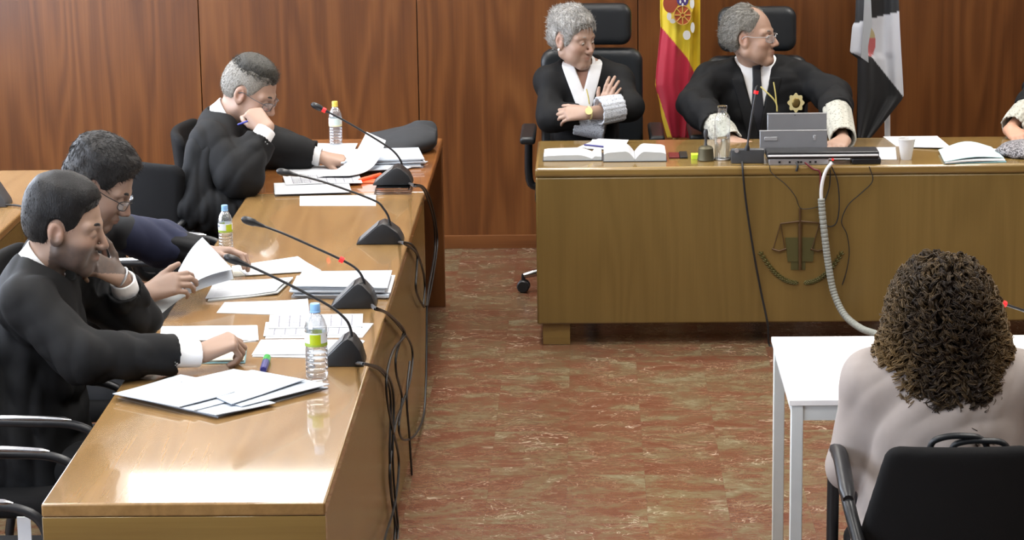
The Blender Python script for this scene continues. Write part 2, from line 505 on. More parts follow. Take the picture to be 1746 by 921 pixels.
m_hair_g2 = hair_mat('grey receding hair', lin(90, 88, 82), lin(150, 147, 140), (220, 220, 90))
def curl_mat():
    m, nt, p = mat('curly brown hair')
    a = node(nt, 'ShaderNodeVertexColor', layer_name='tint')
    n = noise(nt, coords(nt), 160, 2)
    link(nt, mixc(nt, math_n(nt, 'MULTIPLY', n, .5), a.outputs[0], (.02, .012, .007, 1)), p.inputs['Base Color'])
    p.inputs['Roughness'].default_value = .5; p.inputs['Specular IOR Level'].default_value = .3
    return m
m_curl = curl_mat()

def lace_mat(name, base, hole, scale):
    m, nt, p = mat(name)
    v = coords(nt, (scale,) * 3)
    vo = node(nt, 'ShaderNodeTexVoronoi'); vo.inputs['Scale'].default_value = 1; link(nt, v, vo.inputs['Vector'])
    f = ramp(nt, vo.outputs['Distance'], [(.22, (0, 0, 0)), (.42, (1, 1, 1))])
    w = noise(nt, coords(nt), 55, 3, .5, 1.2)
    f2 = ramp(nt, w, [(.44, (0, 0, 0)), (.5, (1, 1, 1)), (.56, (0, 0, 0))])
    c = mixc(nt, f, hole, base)
    c = mixc(nt, f2, c, base)
    link(nt, c, p.inputs['Base Color']); p.inputs['Roughness'].default_value = .9
    bump(nt, p, f2, .5, .004)
    return m
m_lace = lace_mat('white net lace', (.52, .55, .60, 1), (.16, .18, .21, 1), 150)
m_lace2 = lace_mat('ivory guipure lace', (.46, .455, .40, 1), (.20, .20, .17, 1), 75)

def paper_mat(name, ink=.35, tint=(.53, .545, .57), rows=34, table=False):
    m, nt, p = mat(name)
    tc = node(nt, 'ShaderNodeTexCoord'); sp = node(nt, 'ShaderNodeSeparateXYZ'); link(nt, tc.outputs['UV'], sp.inputs[0])
    u, v = sp.outputs[0], sp.outputs[1]
    fr = math_n(nt, 'FRACT', math_n(nt, 'MULTIPLY', v, rows))
    line = math_n(nt, 'GREATER_THAN', fr, .58)
    cb = node(nt, 'ShaderNodeCombineXYZ'); link(nt, math_n(nt, 'MULTIPLY', u, 90.), cb.inputs[0]); link(nt, math_n(nt, 'FLOOR', math_n(nt, 'MULTIPLY', v, rows)), cb.inputs[1])
    word = math_n(nt, 'GREATER_THAN', noise(nt, cb.outputs[0], 1.0, 1), .46)
    cb2 = node(nt, 'ShaderNodeCombineXYZ'); link(nt, math_n(nt, 'FLOOR', math_n(nt, 'MULTIPLY', v, rows * .5)), cb2.inputs[1])
    par = math_n(nt, 'GREATER_THAN', noise(nt, cb2.outputs[0], .9, 1), .42)
    inb = math_n(nt, 'MULTIPLY', math_n(nt, 'GREATER_THAN', u, .1), math_n(nt, 'LESS_THAN', u, .9))
    inb = math_n(nt, 'MULTIPLY', inb, math_n(nt, 'MULTIPLY', math_n(nt, 'GREATER_THAN', v, .08), math_n(nt, 'LESS_THAN', v, .92)))
    f = math_n(nt, 'MULTIPLY', math_n(nt, 'MULTIPLY', line, word), math_n(nt, 'MULTIPLY', par, inb))
    if table:
        g = math_n(nt, 'GREATER_THAN', math_n(nt, 'FRACT', math_n(nt, 'MULTIPLY', u, 9.)), .93)
        g2 = math_n(nt, 'GREATER_THAN', math_n(nt, 'FRACT', math_n(nt, 'MULTIPLY', v, 8.)), .93)
        f = math_n(nt, 'MAXIMUM', f, math_n(nt, 'MULTIPLY', math_n(nt, 'MAXIMUM', g, g2), inb))
    f = math_n(nt, 'MULTIPLY', f, ink)
    c = mixc(nt, f, (*tint, 1), (.12, .12, .16, 1))
    link(nt, c, p.inputs['Base Color']); p.inputs['Roughness'].default_value = .8
    return m
m_paper = paper_mat('white paper with faint print', .34)
m_paper_b = paper_mat('bluish white paper with faint print', .34, (.44, .49, .555))
m_paper_t = paper_mat('white paper with printed table', .95, (.50, .515, .54), 20, True)
m_blank = plain('blank white paper', (.68, .685, .69, 1), .8)
m_cream = plain('cream paper', (.56, .54, .46, 1), .8)
m_pageedge = plain('book page edges', (.42, .44, .44, 1), .85)

def marble():
    m, nt, p = mat('red brown veined marble tiles')
    tc = node(nt, 'ShaderNodeTexCoord'); sp = node(nt, 'ShaderNodeSeparateXYZ'); link(nt, tc.outputs['Object'], sp.inputs[0])
    ty = math_n(nt, 'DIVIDE', math_n(nt, 'ADD', sp.outputs[1], .007), .2715)
    row = math_n(nt, 'FLOOR', ty)
    tx = math_n(nt, 'DIVIDE', math_n(nt, 'ADD', sp.outputs[0], .09), .2715)
    colm = math_n(nt, 'FLOOR', tx)
    cb = node(nt, 'ShaderNodeCombineXYZ'); link(nt, colm, cb.inputs[0]); link(nt, row, cb.inputs[1])
    wn = node(nt, 'ShaderNodeTexWhiteNoise', noise_dimensions='3D'); link(nt, cb.outputs[0], wn.inputs['Vector'])
    va = node(nt, 'ShaderNodeVectorMath', operation='MULTIPLY_ADD')
    link(nt, wn.outputs['Color'], va.inputs[0]); va.inputs[1].default_value = (3, 3, 3); link(nt, tc.outputs['Object'], va.inputs[2])
    # veins follow one direction in each tile
    mp = node(nt, 'ShaderNodeMapping'); mp.inputs['Scale'].default_value = (.85, 1.5, 1); mp.inputs['Rotation'].default_value = (0, 0, .12); link(nt, va.outputs[0], mp.inputs[0])
    V = mp.outputs[0]
    big = noise(nt, V, 2.8, 4, .6, 1.6)
    fine = noise(nt, V, 18, 5, .65, 1.0)
    f = math_n(nt, 'ADD', math_n(nt, 'MULTIPLY', big, .56), math_n(nt, 'MULTIPLY', fine, .44))
    f = math_n(nt, 'ADD', f, math_n(nt, 'MULTIPLY_ADD', wn.outputs['Value'], .06, -.03))
    c = ramp(nt, f, [(.36, lin(93, 52, 38)), (.46, lin(103, 67, 50)), (.52, lin(101, 78, 57)), (.58, lin(104, 90, 67)), (.70, lin(124, 118, 96))])
    def ridge(sc, lo, hi, dist):
        n = noise(nt, V, sc, 3, .55, dist)
        a = math_n(nt, 'ABSOLUTE', math_n(nt, 'SUBTRACT', n, .5))
        return ramp(nt, a, [(lo, (1, 1, 1)), (hi, (0, 0, 0))])
    v1 = ridge(3.6, .002, .010, 2.2); v2 = ridge(8, .003, .014, 2.6)
    mask = ramp(nt, noise(nt, V, 4, 2), [(.50, (0, 0, 0)), (.64, (1, 1, 1))])
    mask2 = ramp(nt, noise(nt, V, 5, 2, .5, .5), [(.52, (0, 0, 0)), (.66, (1, 1, 1))])
    c = mixc(nt, math_n(nt, 'MULTIPLY', math_n(nt, 'MULTIPLY', v1, mask), .75), c, lin(188, 178, 158))
    c = mixc(nt, math_n(nt, 'MULTIPLY', math_n(nt, 'MULTIPLY', v2, mask2), .7), c, lin(160, 150, 126))
    v3 = ridge(19, .004, .022, 1.5)
    mask3 = ramp(nt, noise(nt, V, 7, 3, .6, .8), [(.45, (0, 0, 0)), (.6, (1, 1, 1))])
    c = mixc(nt, math_n(nt, 'MULTIPLY', math_n(nt, 'MULTIPLY', v3, mask3), .45), c, lin(150, 138, 112))
    # joints
    jx = math_n(nt, 'ABSOLUTE', math_n(nt, 'SUBTRACT', math_n(nt, 'FRACT', tx), .5)); jy = math_n(nt, 'ABSOLUTE', math_n(nt, 'SUBTRACT', math_n(nt, 'FRACT', ty), .5))
    j = math_n(nt, 'GREATER_THAN', math_n(nt, 'MAXIMUM', jx, jy), .4965)
    c = mixc(nt, math_n(nt, 'MULTIPLY', j, .25), c, lin(80, 54, 42))
    link(nt, c, p.inputs['Base Color'])
    p.inputs['Roughness'].default_value = .22
    p.inputs['Specular IOR Level'].default_value = .45
    bump(nt, p, math_n(nt, 'MULTIPLY', noise(nt, V, 3, 2), .3), .05, .01)
    return m
m_marble = marble()

# ------------------------------------------------------------------ room shell
X0, X1, Y0, Y1, ZC = -3.4, 5.0, -1.6, 12.45, 3.15
struct(box('floor', X0 - .2, X1 + .2, Y0 - .2, Y1 + .2, -.1, 0, m_marble))
struct(box('ceiling', X0 - .2, X1 + .2, Y0 - .2, Y1 + .2, ZC, ZC + .1, m_plaster))
struct(box('wall_right', X1, X1 + .15, Y0, Y1 + .1, 0, ZC, m_wall))
struct(box('wall_front', X0 - .15, X1 + .15, Y0 - .15, Y0, 0, ZC, m_wall))
# back wall: plaster wall behind, veneer panels with open joints in front
bm = bmesh.new(); add_box(bm, X0 - .15, X1 + .15, Y1 + .03, Y1 + .15, 0, ZC)
struct(fin(bm, 'wall_back', m_plaster))
seams = [X0, -2.958, -1.896, -.834, .236, 1.30, 2.365, 3.43, X1]
for i, (a, b) in enumerate(zip(seams, seams[1:])):
    o = box('wall_panel', a + .002, b - .002, Y1, Y1 + .028, .05, 2.62, m_wall, bev=.0015, seg=1)
    struct(o)
struct(box('trim_1', X0, X1, Y1 + .02, Y1 + .03, .05, 2.62, m_plast))
struct(box('baseboard_back', X0, X1, Y1 - .014, Y1 + .03, 0, .066, m_base, bev=.002))
# left wall with two tall windows (daylight comes in here)
bm = bmesh.new()
for a, b, z0, z1 in ((Y0 - .15, 2.4, 0, ZC), (2.4, 6.2, 0, .85), (2.4, 6.2, 2.7, ZC), (6.2, 7.6, 0, ZC), (7.6, 12.0, 0, .85), (7.6, 12.0, 2.7, ZC), (12.0, Y1 + .15, 0, ZC)):
    add_box(bm, X0 - .15, X0, a, b, z0, z1)
struct(fin(bm, 'wall_left', m_plaster, sm=False))
for i, (a, b) in enumerate(((2.4, 6.2), (7.6, 12.0))):
    bm = bmesh.new()
    for yy in np.linspace(a, b, 4): add_box(bm, X0 - .11, X0 - .04, max(a, yy - .03), min(b, yy + .03), .85, 2.7)
    add_box(bm, X0 - .11, X0 - .04, a, b, .85, .91); add_box(bm, X0 - .11, X0 - .04, a, b, 2.64, 2.7)
    w = struct(fin(bm, 'window_%d' % (i + 1), m_silver2, sm=False))
    box('pane', X0 - .09, X0 - .08, a + .03, b - .03, .91, 2.64, m_day, w)
# ceiling lamps
def ceiling_lamp(x, y, i):
    t = thing('ceiling_light', 'square lit ceiling panel, %s' % i, 'ceiling light', (x, y, ZC), 'ceiling light panels')
    bm = bmesh.new()
    for a in ((-.32, .32, -.32, -.29), (-.32, .32, .29, .32), (-.32, -.29, -.29, .29), (.29, .32, -.29, .29)):
        add_box(bm, x + a[0], x + a[1], y + a[2], y + a[3], ZC - .035, ZC)
    fin(bm, 'frame', m_silver2, t, sm=False)
    box('diffuser', x - .29, x + .29, y - .29, y + .29, ZC - .022, ZC - .012, m_lamp, t)
    L = bpy.data.lights.new('lamp', 'AREA'); L.shape = 'SQUARE'; L.size = .56; L.energy = CEIL_W; L.color = (1, .965, .91); L.spread = math.radians(125)
    o = bpy.data.objects.new('lamp', L); C.objects.link(o); o.parent = t; o.location = (0, 0, -.04)
rows_ = ['first row', 'second row', 'third row', 'fourth row', 'fifth row']
cols_ = ['by the windows', 'left of the middle', 'right of the middle', 'by the right wall']
for j, y in enumerate((5.2, 7.0, 8.5, 9.9, 11.2)):
    for i, x in enumerate((-2.6, -.6, 1.7, 3.9)):
        ceiling_lamp(x, y, '%s from the room front, %s' % (rows_[j], cols_[i]))
# long wall light above the panelling
t = thing('wall_light', 'long lit wall light running above the wood panelling', 'wall light', (0.3, Y1, 2.65))
bm = bmesh.new(); add_box(bm, -2.35, 3.0, Y1 - .03, Y1 + .03, 2.64, 2.67); add_box(bm, -2.35, 3.0, Y1 - .03, Y1 + .03, 2.93, 2.96)
fin(bm, 'housing', m_silver2, t, sm=False)
box('diffuser', -2.34, 2.99, Y1 - .022, Y1 + .028, 2.67, 2.93, m_walllight, t)

# ------------------------------------------------------------------ desks
DX0, DX1, DZ = -1.356, -.655, .76
def desk_long():
    t = thing('desk', 'long honey oak desk the three lawyers sit at, nearest the camera', 'desk', (-1.0, 8.0, 0))
    box('top', DX0, DX1, 6.02, 9.998, DZ - .035, DZ, m_oak_y, t, bev=.006, seg=3)
    box('end_panel', DX0 + .001, DX1 - .001, 6.021, 6.06, 0, DZ - .0352, m_oak_x, t, bev=.001, seg=1)
    box('end_panel', DX0 + .003, DX1 - .003, 9.96, 9.995, 0, DZ - .0352, m_oak_x, t, bev=.006)
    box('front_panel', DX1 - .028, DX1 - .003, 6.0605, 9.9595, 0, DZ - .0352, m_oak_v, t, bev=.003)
desk_long()
t = thing('desk', 'short oak desk against the end of the long one, with an open side', 'desk', (-1.0, 10.62, 0))
box('top', DX0 + .003, DX1 + .005, 10.002, 11.25, DZ - .035, DZ, m_far, t, bev=.008, seg=3)
box('end_panel', DX0 + .006, DX1 + .002, 11.21, 11.245, 0, DZ - .0352, m_wall, t, bev=.004)
box('end_panel', DX0 + .006, DX1 - .01, 10.01, 10.04, 0, DZ - .0352, m_wall, t, bev=.004)
box('back_panel', DX0 + .18, DX0 + .20, 10.041, 11.2095, .25, DZ - .0352, m_wall, t)
# rear desk by the windows
t = thing('desk', 'pale oak desk behind the lawyers, at the left edge by the windows', 'desk', (-2.55, 9.5, 0))
box('top', -2.93, -2.185, 8.0, 10.56, DZ - .035, DZ, m_oak_y, t, bev=.008, seg=3)
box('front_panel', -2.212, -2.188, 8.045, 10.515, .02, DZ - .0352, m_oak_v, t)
box('end_panel', -2.927, -2.188, 10.516, 10.555, 0, DZ - .0352, m_oak_x, t)
box('end_panel', -2.927, -2.188, 8.005, 8.044, 0, DZ - .0352, m_oak_x, t)

# judges' bench
BX0, BX1, BY0, BY1 = -.229, 3.3, 10.49, 11.16
bench = thing('judges_bench', 'wide honey oak judges bench with bronze scales emblem', 'bench', (1.4, 10.8, 0))
box('top', BX0, BX1, BY0, BY1, DZ - .04, DZ, m_oak_x, bench, bev=.012, seg=3)
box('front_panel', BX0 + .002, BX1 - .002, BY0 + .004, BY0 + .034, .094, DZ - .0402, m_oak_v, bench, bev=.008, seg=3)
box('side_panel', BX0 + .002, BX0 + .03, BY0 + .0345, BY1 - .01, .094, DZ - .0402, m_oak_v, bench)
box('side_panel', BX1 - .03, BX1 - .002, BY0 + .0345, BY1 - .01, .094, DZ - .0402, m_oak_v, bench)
for xx in (-.205, 1.5, 3.15):
    box('foot', xx, xx + .115, BY0 + .03, BY1 - .05, 0, .0938, m_oak_x, bench, bev=.003)
# emblem on the front: sword, scales, book, laurel
EY = BY0 + .0035
def ep(x, y): p = PY(x, y, EY); return (p[0], EY, p[2])
em = box('emblem_backing', *[ep(1361, 440)[0] - .03, ep(1361, 440)[0] + .03, EY - .002, EY + .001, ep(1361, 440)[2] - .05, ep(1361, 440)[2] + .05], m_greenb_em, bench)
def eface(name, pts, dep, m):
    return prism(name, [ep(*p) for p in pts], np.array((0, -dep, 0)), m, em)
eface('book', [(1339, 405), (1390, 405), (1386, 446), (1343, 446)], .004, m_greenb_em)
bm = bmesh.new()
for a, b, r in (((1364, 355), (1364, 380), .0055), ((1364, 380), (1364, 459), .0085)):
    add_tube(bm, [np.array(ep(*a)) - (0, .006, 0), np.array(ep(*b)) - (0, .006, 0)], [r, r * .8], 8)
fin(bm, 'sword', m_brown_em, em)
bm = bmesh.new()
def eseg(pts, r): add_tube(bm, [np.array(ep(*p)) - (0, .006, 0) for p in pts], r, 6)
eseg([(1331, 381), (1364, 377), (1398, 380)], .004)
for sx in (1331, 1397):
    eseg([(sx, 381), (sx - 13, 425)], .0022); eseg([(sx, 381), (sx + 7, 425)], .0022)
    eseg([(sx - 15, 424), (sx - 3, 428), (sx + 9, 424)], .0042)
fin(bm, 'scales', m_brown_em, em)
bm = bmesh.new()
for sgn in (-1, 1):
    for k in range(17):
        u = k / 16; px = 1366 + sgn * (4 + 62 * u); py = 485 - 48 * u ** 2.1 - 2
        for q in (-1, 1, 0):
            ang = (.25 + .8 * u + q * .6); L = 9 if q else 11
            ex, ey = px + sgn * math.cos(ang) * L, py - math.sin(ang) * L * .8
            mx_, my_ = (px + ex) / 2, (py + ey) / 2
            nx_, ny_ = -(ey - py) * .2, (ex - px) * .2
            vs = [bm.verts.new(np.array(ep(*p)) - (0, d, 0)) for p, d in (((px, py), .003), ((mx_ + nx_, my_ + ny_), .003), ((ex, ey), .003), ((mx_ - nx_, my_ - ny_), .003))]
            top = bm.verts.new(np.array(ep(mx_, my_)) - (0, .008, 0))
            bs = [bm.verts.new(np.array(v.co) + (0, .004, 0)) for v in vs]
            for i in range(4):
                bm.faces.new((vs[i], vs[(i + 1) % 4], top)); bm.faces.new((vs[i], bs[i], bs[(i + 1) % 4], vs[(i + 1) % 4]))
fin(bm, 'laurel_wreath', m_green_em, em, sm=False)
# cloth-dark things in the shade under the bench are left to the shadow itself

# white table of the witness
WX0, WX1, WY0, WY1, WZ = .552, 1.95, 6.99, 7.715, .74
t = thing('table', 'white table with square legs in front of the witness', 'table', (1.25, 7.35, 0))
box('top', WX0, WX1, WY0, WY1, WZ - .016, WZ, m_white, t, bev=.001, seg=1)
bm = bmesh.new()
for a in ((WX0 + .04, WX1 - .04, WY0 + .012, WY0 + .03), (WX0 + .04, WX1 - .04, WY1 - .03, WY1 - .012), (WX0 + .012, WX0 + .03, WY0 + .04, WY1 - .04), (WX1 - .03, WX1 - .012, WY0 + .04, WY1 - .04)):
    add_box(bm, *a, WZ - .062, WZ - .0162)
fin(bm, 'apron', m_whiteleg, t, sm=False)
for xx, yy in ((WX0 + .006, WY0 + .006), (WX0 + .006, WY1 - .04), (WX1 - .04, WY0 + .006), (WX1 - .04, WY1 - .04)):
    box('leg', xx, xx + .034, yy, yy + .034, 0, WZ - .0163, m_whiteleg, t, bev=.002, seg=1)

# ------------------------------------------------------------------ chairs
def visitor_chair(cx, cy, label, group=None, z0=.44, wid=.50):
    """upholstered meeting chair facing +x; arms of black tube with a chrome-bright upper edge"""
    t = thing('office_chair', label, 'chair', (cx, cy, 0), group)
    # seat
    bm = bmesh.new(); add_box(bm, cx - .23, cx + .23, cy - .23, cy + .23, z0 - .07, z0, .03, 4); fin(bm, 'seat', m_chair, t, ang=1)
    # back: curved padded panel
    F = Field((cx - .42, cy - .30, z0 + .03), (cx - .12, cy + .30, z0 + .50), .009)
    def back(X, Y, Z):
        yy = Y - cy; zz = Z - (z0 + .255)
        xs = cx - .30 + .9 * yy * yy - .10 * zz - .0
        w = .225 + .03 * np.clip(zz / .2, -1, 1)
        d1 = np.sqrt(np.maximum(np.abs(yy) - w + .05, 0) ** 2 + np.maximum(np.abs(zz) - .195 + .05, 0) ** 2) - .05
        return smax(d1, np.abs(X - xs) - .022, .025)
    F.all(back, 'u'); F.mesh('backrest', m_chair, t, 1)
    for s in (-1, 1):
        y = cy + s * (wid / 2 - .02)
        pts = [(cx - .31, y, z0 + .18), (cx - .24, y, z0 + .225), (cx - .05, y, z0 + .225), (cx + .08, y, z0 + .217), (cx + .145, y, z0 + .17), (cx + .155, y, z0 + .05), (cx + .15, y, .2), (cx + .17, y, .0)]
        a = tube('armrest', pts, .014, m_plast, t, 8, 5)
        bm = bmesh.new()
        tp = catmull([(cx - .26, y, z0 + .236), (cx - .05, y, z0 + .238), (cx + .07, y, z0 + .231)], 5)
        add_tube(bm, tp, [.005] + [.011] * (len(tp) - 2) + [.004], 8)
        fin(bm, 'arm_cap', m_chrome, a, ang=1)
        tube('leg', [(cx - .20, y, z0 - .03), (cx - .23, y, .22), (cx - .27, y, 0)], .013, m_plast, t, 8, 4)
    tube('back_bracket', [(cx - .2, cy, z0 - .05), (cx - .30, cy, z0 - .02), (cx - .335, cy, z0 + .08), (cx - .325, cy, z0 + .2)], .02, m_plast, t, 8, 4)
    return t
CHX = -1.56
ch = visitor_chair(CHX, 6.53, 'black armchair at the near end of the lawyers desk, nearest the camera, empty', 'lawyers armchairs')
tg = box('paper_tag', CHX + .07, CHX + .105, 6.33, 6.334, .545, .625, m_blank, ch)
c1 = visitor_chair(CHX, 7.30, 'black armchair under the bearded young lawyer', 'lawyers armchairs')
dup(c1, (-.10, 1.0, 0), 'black armchair under the lawyer in the grey suit', 'lawyers armchairs')
dup(c1, (.02, 2.09, 0), 'empty black armchair between the lawyer in the grey suit and the far grey-haired lawyer', 'lawyers armchairs')
dup(c1, (-.05, 2.99, 0), 'black armchair under the far grey-haired lawyer', 'lawyers armchairs', rot=.85)
dup(c1, (.11, 3.56, 0), 'black armchair farthest along the lawyers row, by the wood wall, mostly hidden', 'lawyers armchairs')

# witness chair (back towards the camera)
def witness_chair():
    cx, cy, z0 = .925, 6.55, .45
    t = thing('armchair', 'black upholstered armchair the witness sits on', 'chair', (cx, cy, 0))
    bm = bmesh.new(); add_box(bm, cx - .24, cx + .24, cy - .22, cy + .24, z0 - .07, z0, .03, 4); fin(bm, 'seat', m_chair, t, ang=1)
    F = Field((cx - .33, cy - .42, z0 - .0), (cx + .33, cy - .15, z0 + .42), .009)
    def back(X, Y, Z):
        xx = X - cx; zz = Z - (z0 + .18)
        ys = cy - .28 + .55 * xx * xx - .08 * zz
        w = .232 - .05 * np.clip(zz / .19, -1, 1)
        d1 = np.sqrt(np.maximum(np.abs(xx) - w + .03, 0) ** 2 + np.maximum(np.abs(zz) - .19 + .03, 0) ** 2) - .03
        return smax(d1, np.abs(Y - ys) - .024, .025)
    F.all(back, 'u'); F.mesh('backrest', m_chair, t, 1)
    for s in (-1, 1):
        x = cx + s * .272
        bm = bmesh.new()
        pts = catmull([(x - s * .02, cy - .30, z0 + .12), (x, cy - .20, z0 + .205), (x, cy - .02, z0 + .245), (x + s * .004, cy + .11, z0 + .24), (x, cy + .18, z0 + .18), (x, cy + .19, z0 - .04), (x, cy + .18, .2), (x, cy + .2, 0)], 6)
        add_tube(bm, pts, [.017] * len(pts), 10); a = fin(bm, 'armrest', m_plast, t, ang=1)
        tp = catmull([(x, cy - .22, z0 + .21), (x, cy - .02, z0 + .258), (x + s * .002, cy + .10, z0 + .254)], 6)
        bm = bmesh.new(); add_tube(bm, tp, [.014] + [.021] * (len(tp) - 2) + [.015], 10); fin(bm, 'arm_pad', m_plast, a, ang=1)
        tube('leg', [(x - s * .03, cy - .2, z0 - .03), (x - s * .02, cy - .24, .22), (x, cy - .28, 0)], .014, m_plast, t, 8, 4)
    return t
witness_chair()
# bag with looped straps hanging over the chair back
t = thing('handbag', 'black handbag whose looped straps stick up over the witness chair back', 'handbag', (.95, 6.42, .52))
F = Field((.76, 6.33, .45), (1.14, 6.44, .76), .008)
F.ell((.95, 6.385, .60), np.eye(3), (.15, .035, .13)); F.disp(folds(3, .006, (0, 0, 1), .08)); F.mesh('bag', m_leather, t)
for k, (a, h) in enumerate(((-.02, .105), (.035, .085))):
    tube('strap', [(.88 + a, 6.385, .70), (.885 + a, 6.375, .75 + h * .35), (.91 + a, 6.365, .755 + h * .55), (.965 + a, 6.36, .75 + h * .66), (1.02 + a, 6.365, .75 + h * .5), (1.05 + a, 6.385, .71)], .0085, m_leather, t, 8, 6)

# judges' executive chairs
def judge_chair(cx, cy, label, head=(.19, 1.105, 1.29), back=(.235, .50, 1.08)):
    t = thing('executive_chair', label, 'chair', (cx, cy, 0), 'judges chairs')
    bm = bmesh.new(); add_box(bm, cx - .26, cx + .26, cy - .40, cy + .06, .42, .52, .04, 4); fin(bm, 'seat', m_leather, t, ang=1)
    def pad(name, w, z0, z1, yoff, th, rr):
        F = Field((cx - w - .06, cy - .10, z0 - .04), (cx + w + .06, cy + .25, z1 + .04), .008)
        zc, hh = (z0 + z1) / 2, (z1 - z0) / 2
        def fn(X, Y, Z):
            xx = X - cx; zz = Z - zc
            ys = cy + .07 + yoff + .5 * (Z - .55) * .16 - .35 * xx * xx
            d1 = np.sqrt(np.maximum(np.abs(xx) - w + rr, 0) ** 2 + np.maximum(np.abs(zz) - hh + rr, 0) ** 2) - rr
            return smax(d1, np.abs(Y - ys) - th, .035)
        F.all(fn, 'u'); return F.mesh(name, m_leather, t, 1)
    pad('backrest', back[0], back[1], back[2], 0, .042, .06)
    pad('headrest', head[0], head[1], head[2], -.012, .04, .05)
    for s in (-1, 1):
        x = cx + s * .29
        a = tube('arm_support', [(x - s * .04, cy - .1, .46), (x, cy - .1, .50), (x, cy - .12, .70)], .018, m_plast, t, 8, 4)
        box('arm_pad', x - .035, x + .035, cy - .33, cy + .06, .70, .735, m_leather, t, bev=.014, seg=3)
    tube('gas_column', [(cx, cy - .15, .40), (cx, cy - .15, .28), (cx, cy - .15, .10)], .028, m_plast, t, 12, 2)
    for k in range(5):
        a = PI + .25 + 2 * PI * k / 5 + (0 if cx < .5 else .4)
        e = (cx + .33 * math.cos(a), cy - .15 + .33 * math.sin(a))
        tube('base_spoke', [(cx + .03 * math.cos(a), cy - .15 + .03 * math.sin(a), .12), ((cx + e[0]) / 2, (cy - .15 + e[1]) / 2, .105), (e[0], e[1], .078)], [.022] * 4 + [.017] * 4 + [.013], m_chrome, t, 8, 4)
        bm = bmesh.new(); 
        for q in (-1, 1):
            add_lathe(bm, (0, 0, q * .016 - .009), [(0, 0), (.024, 0), (.029, .004), (.029, .014), (.024, .018), (0, .018)], 16)
        bmesh.ops.transform(bm, matrix=Matrix.Translation((e[0], e[1], .0295)) @ Matrix.Rotation(a + 1.2, 4, 'Z') @ Matrix.Rotation(PI / 2, 4, 'Y'), verts=bm.verts)
        add_tube(bm, [(e[0], e[1], .03), (e[0], e[1], .085)], .009, 8)
        fin(bm, 'caster', m_plast, t)
    return t
judge_chair(.01, 11.72, 'black leather executive chair behind the woman judge', head=(.185, 1.09, 1.28), back=(.235, .50, 1.075))
judge_chair(.77, 11.74, 'black leather executive chair behind the judge with glasses', head=(.18, 1.05, 1.255), back=(.235, .50, 1.03))
judge_chair(2.34, 11.72, 'black leather executive chair of the judge cut off by the right edge')
# ------------------------------------------------------------------ paper
def add_sheet(bm, q, th=.0012, n=8, fn=None, mi=0):
    """q: four corners (near-left, near-right, far-right, far-left); fn(u,v) -> lift"""
    uvl = bm.loops.layers.uv.verify()
    q = [np.array(p, float) for p in q]
    nn = np.cross(q[1] - q[0], q[3] - q[0]); nn /= np.linalg.norm(nn)
    T, B, UV = {}, {}, {}
    for i in range(n + 1):
        for j in range(n + 1):
            u, v = i / n, j / n
            p = q[0] * (1 - u) * (1 - v) + q[1] * u * (1 - v) + q[2] * u * v + q[3] * (1 - u) * v
            if fn is not None:
                f = fn(u, v); p = p + (f if hasattr(f, '__len__') else np.array((0, 0, f)))
            T[i, j] = bm.verts.new(p + nn * th); B[i, j] = bm.verts.new(p); UV[T[i, j]] = UV[B[i, j]] = (u, v)
    def face(vs):
        f = bm.faces.new(vs); f.material_index = mi; f.smooth = False
        for l in f.loops: l[uvl].uv = UV[l.vert]
    for i in range(n):
        for j in range(n):
            face((T[i, j], T[i + 1, j], T[i + 1, j + 1], T[i, j + 1]))
            face((B[i, j], B[i, j + 1], B[i + 1, j + 1], B[i + 1, j]))
    for i in range(n):
        face((B[i, 0], B[i + 1, 0], T[i + 1, 0], T[i, 0])); face((T[i, n], T[i + 1, n], B[i + 1, n], B[i, n]))
        face((T[0, i], T[0, i + 1], B[0, i + 1], B[0, i])); face((B[n, i], B[n, i + 1], T[n, i + 1], T[n, i]))
def sheet(name, q, m, th=.0012, n=8, fn=None, parent=None):
    bm = bmesh.new(); add_sheet(bm, q, th, n, fn); return fin(bm, name, m, parent, ang=.5)
def pzs(pts, z): return [PZ(x, y, z) for x, y in pts]
def stack_sheets(name, label, cat, pts, z, layers, m, jit=.004, group=None, th=.0016, seed=1):
    """a pile: every sheet or bundle that can be told apart is a child"""
    r = random.Random(seed); q = pzs(pts, z); c = sum(q) / 4
    t = thing(name, label, cat, c, group)
    zz = z
    for k in range(layers):
        d = np.array((r.uniform(-jit, jit), r.uniform(-jit, jit), 0)); w = r.uniform(-jit, jit)
        qq = [p + d + np.array((0, 0, zz - z)) + np.array((w * (i in (1, 2)), w * (i > 1), 0)) for i, p in enumerate(q)]
        sheet('sheet', qq, m, th * r.uniform(.85, 1.0), 3, None, t); zz += th
    return t
ZT = DZ + .0003
# A. big fanned pile nearest the camera
tA = thing('paper_pile', 'spread pile of case papers nearest the camera, in front of the near water bottle', 'papers', PZ(380, 675, DZ))
fan = [([(372, 712), (560, 662), (402, 632), (205, 673)], 0), ([(352, 708), (548, 660), (400, 631), (200, 672)], .0022), ([(368, 711), (470, 688), (330, 652), (222, 676)], .0044),
       ([(330, 702), (452, 668), (308, 640), (196, 672)], .0066), ([(412, 694), (562, 656), (430, 632), (300, 662)], .0066), ([(305, 695), (400, 670), (288, 649), (192, 672)], .0096), ([(395, 690), (520, 650), (398, 630), (309, 652)], .0092)]
for k, (pts, dz) in enumerate(fan):
    sheet('sheet', pzs(pts, ZT + dz * 2.1), m_paper_b, .0022, 10, (lambda u, v, k=k: .0035 * max(0, math.sin(2.2 * u + k * .9)) * (1 - v) ** 2 * (k > 0) + .0006 * math.sin(5 * u + k) * v), tA)
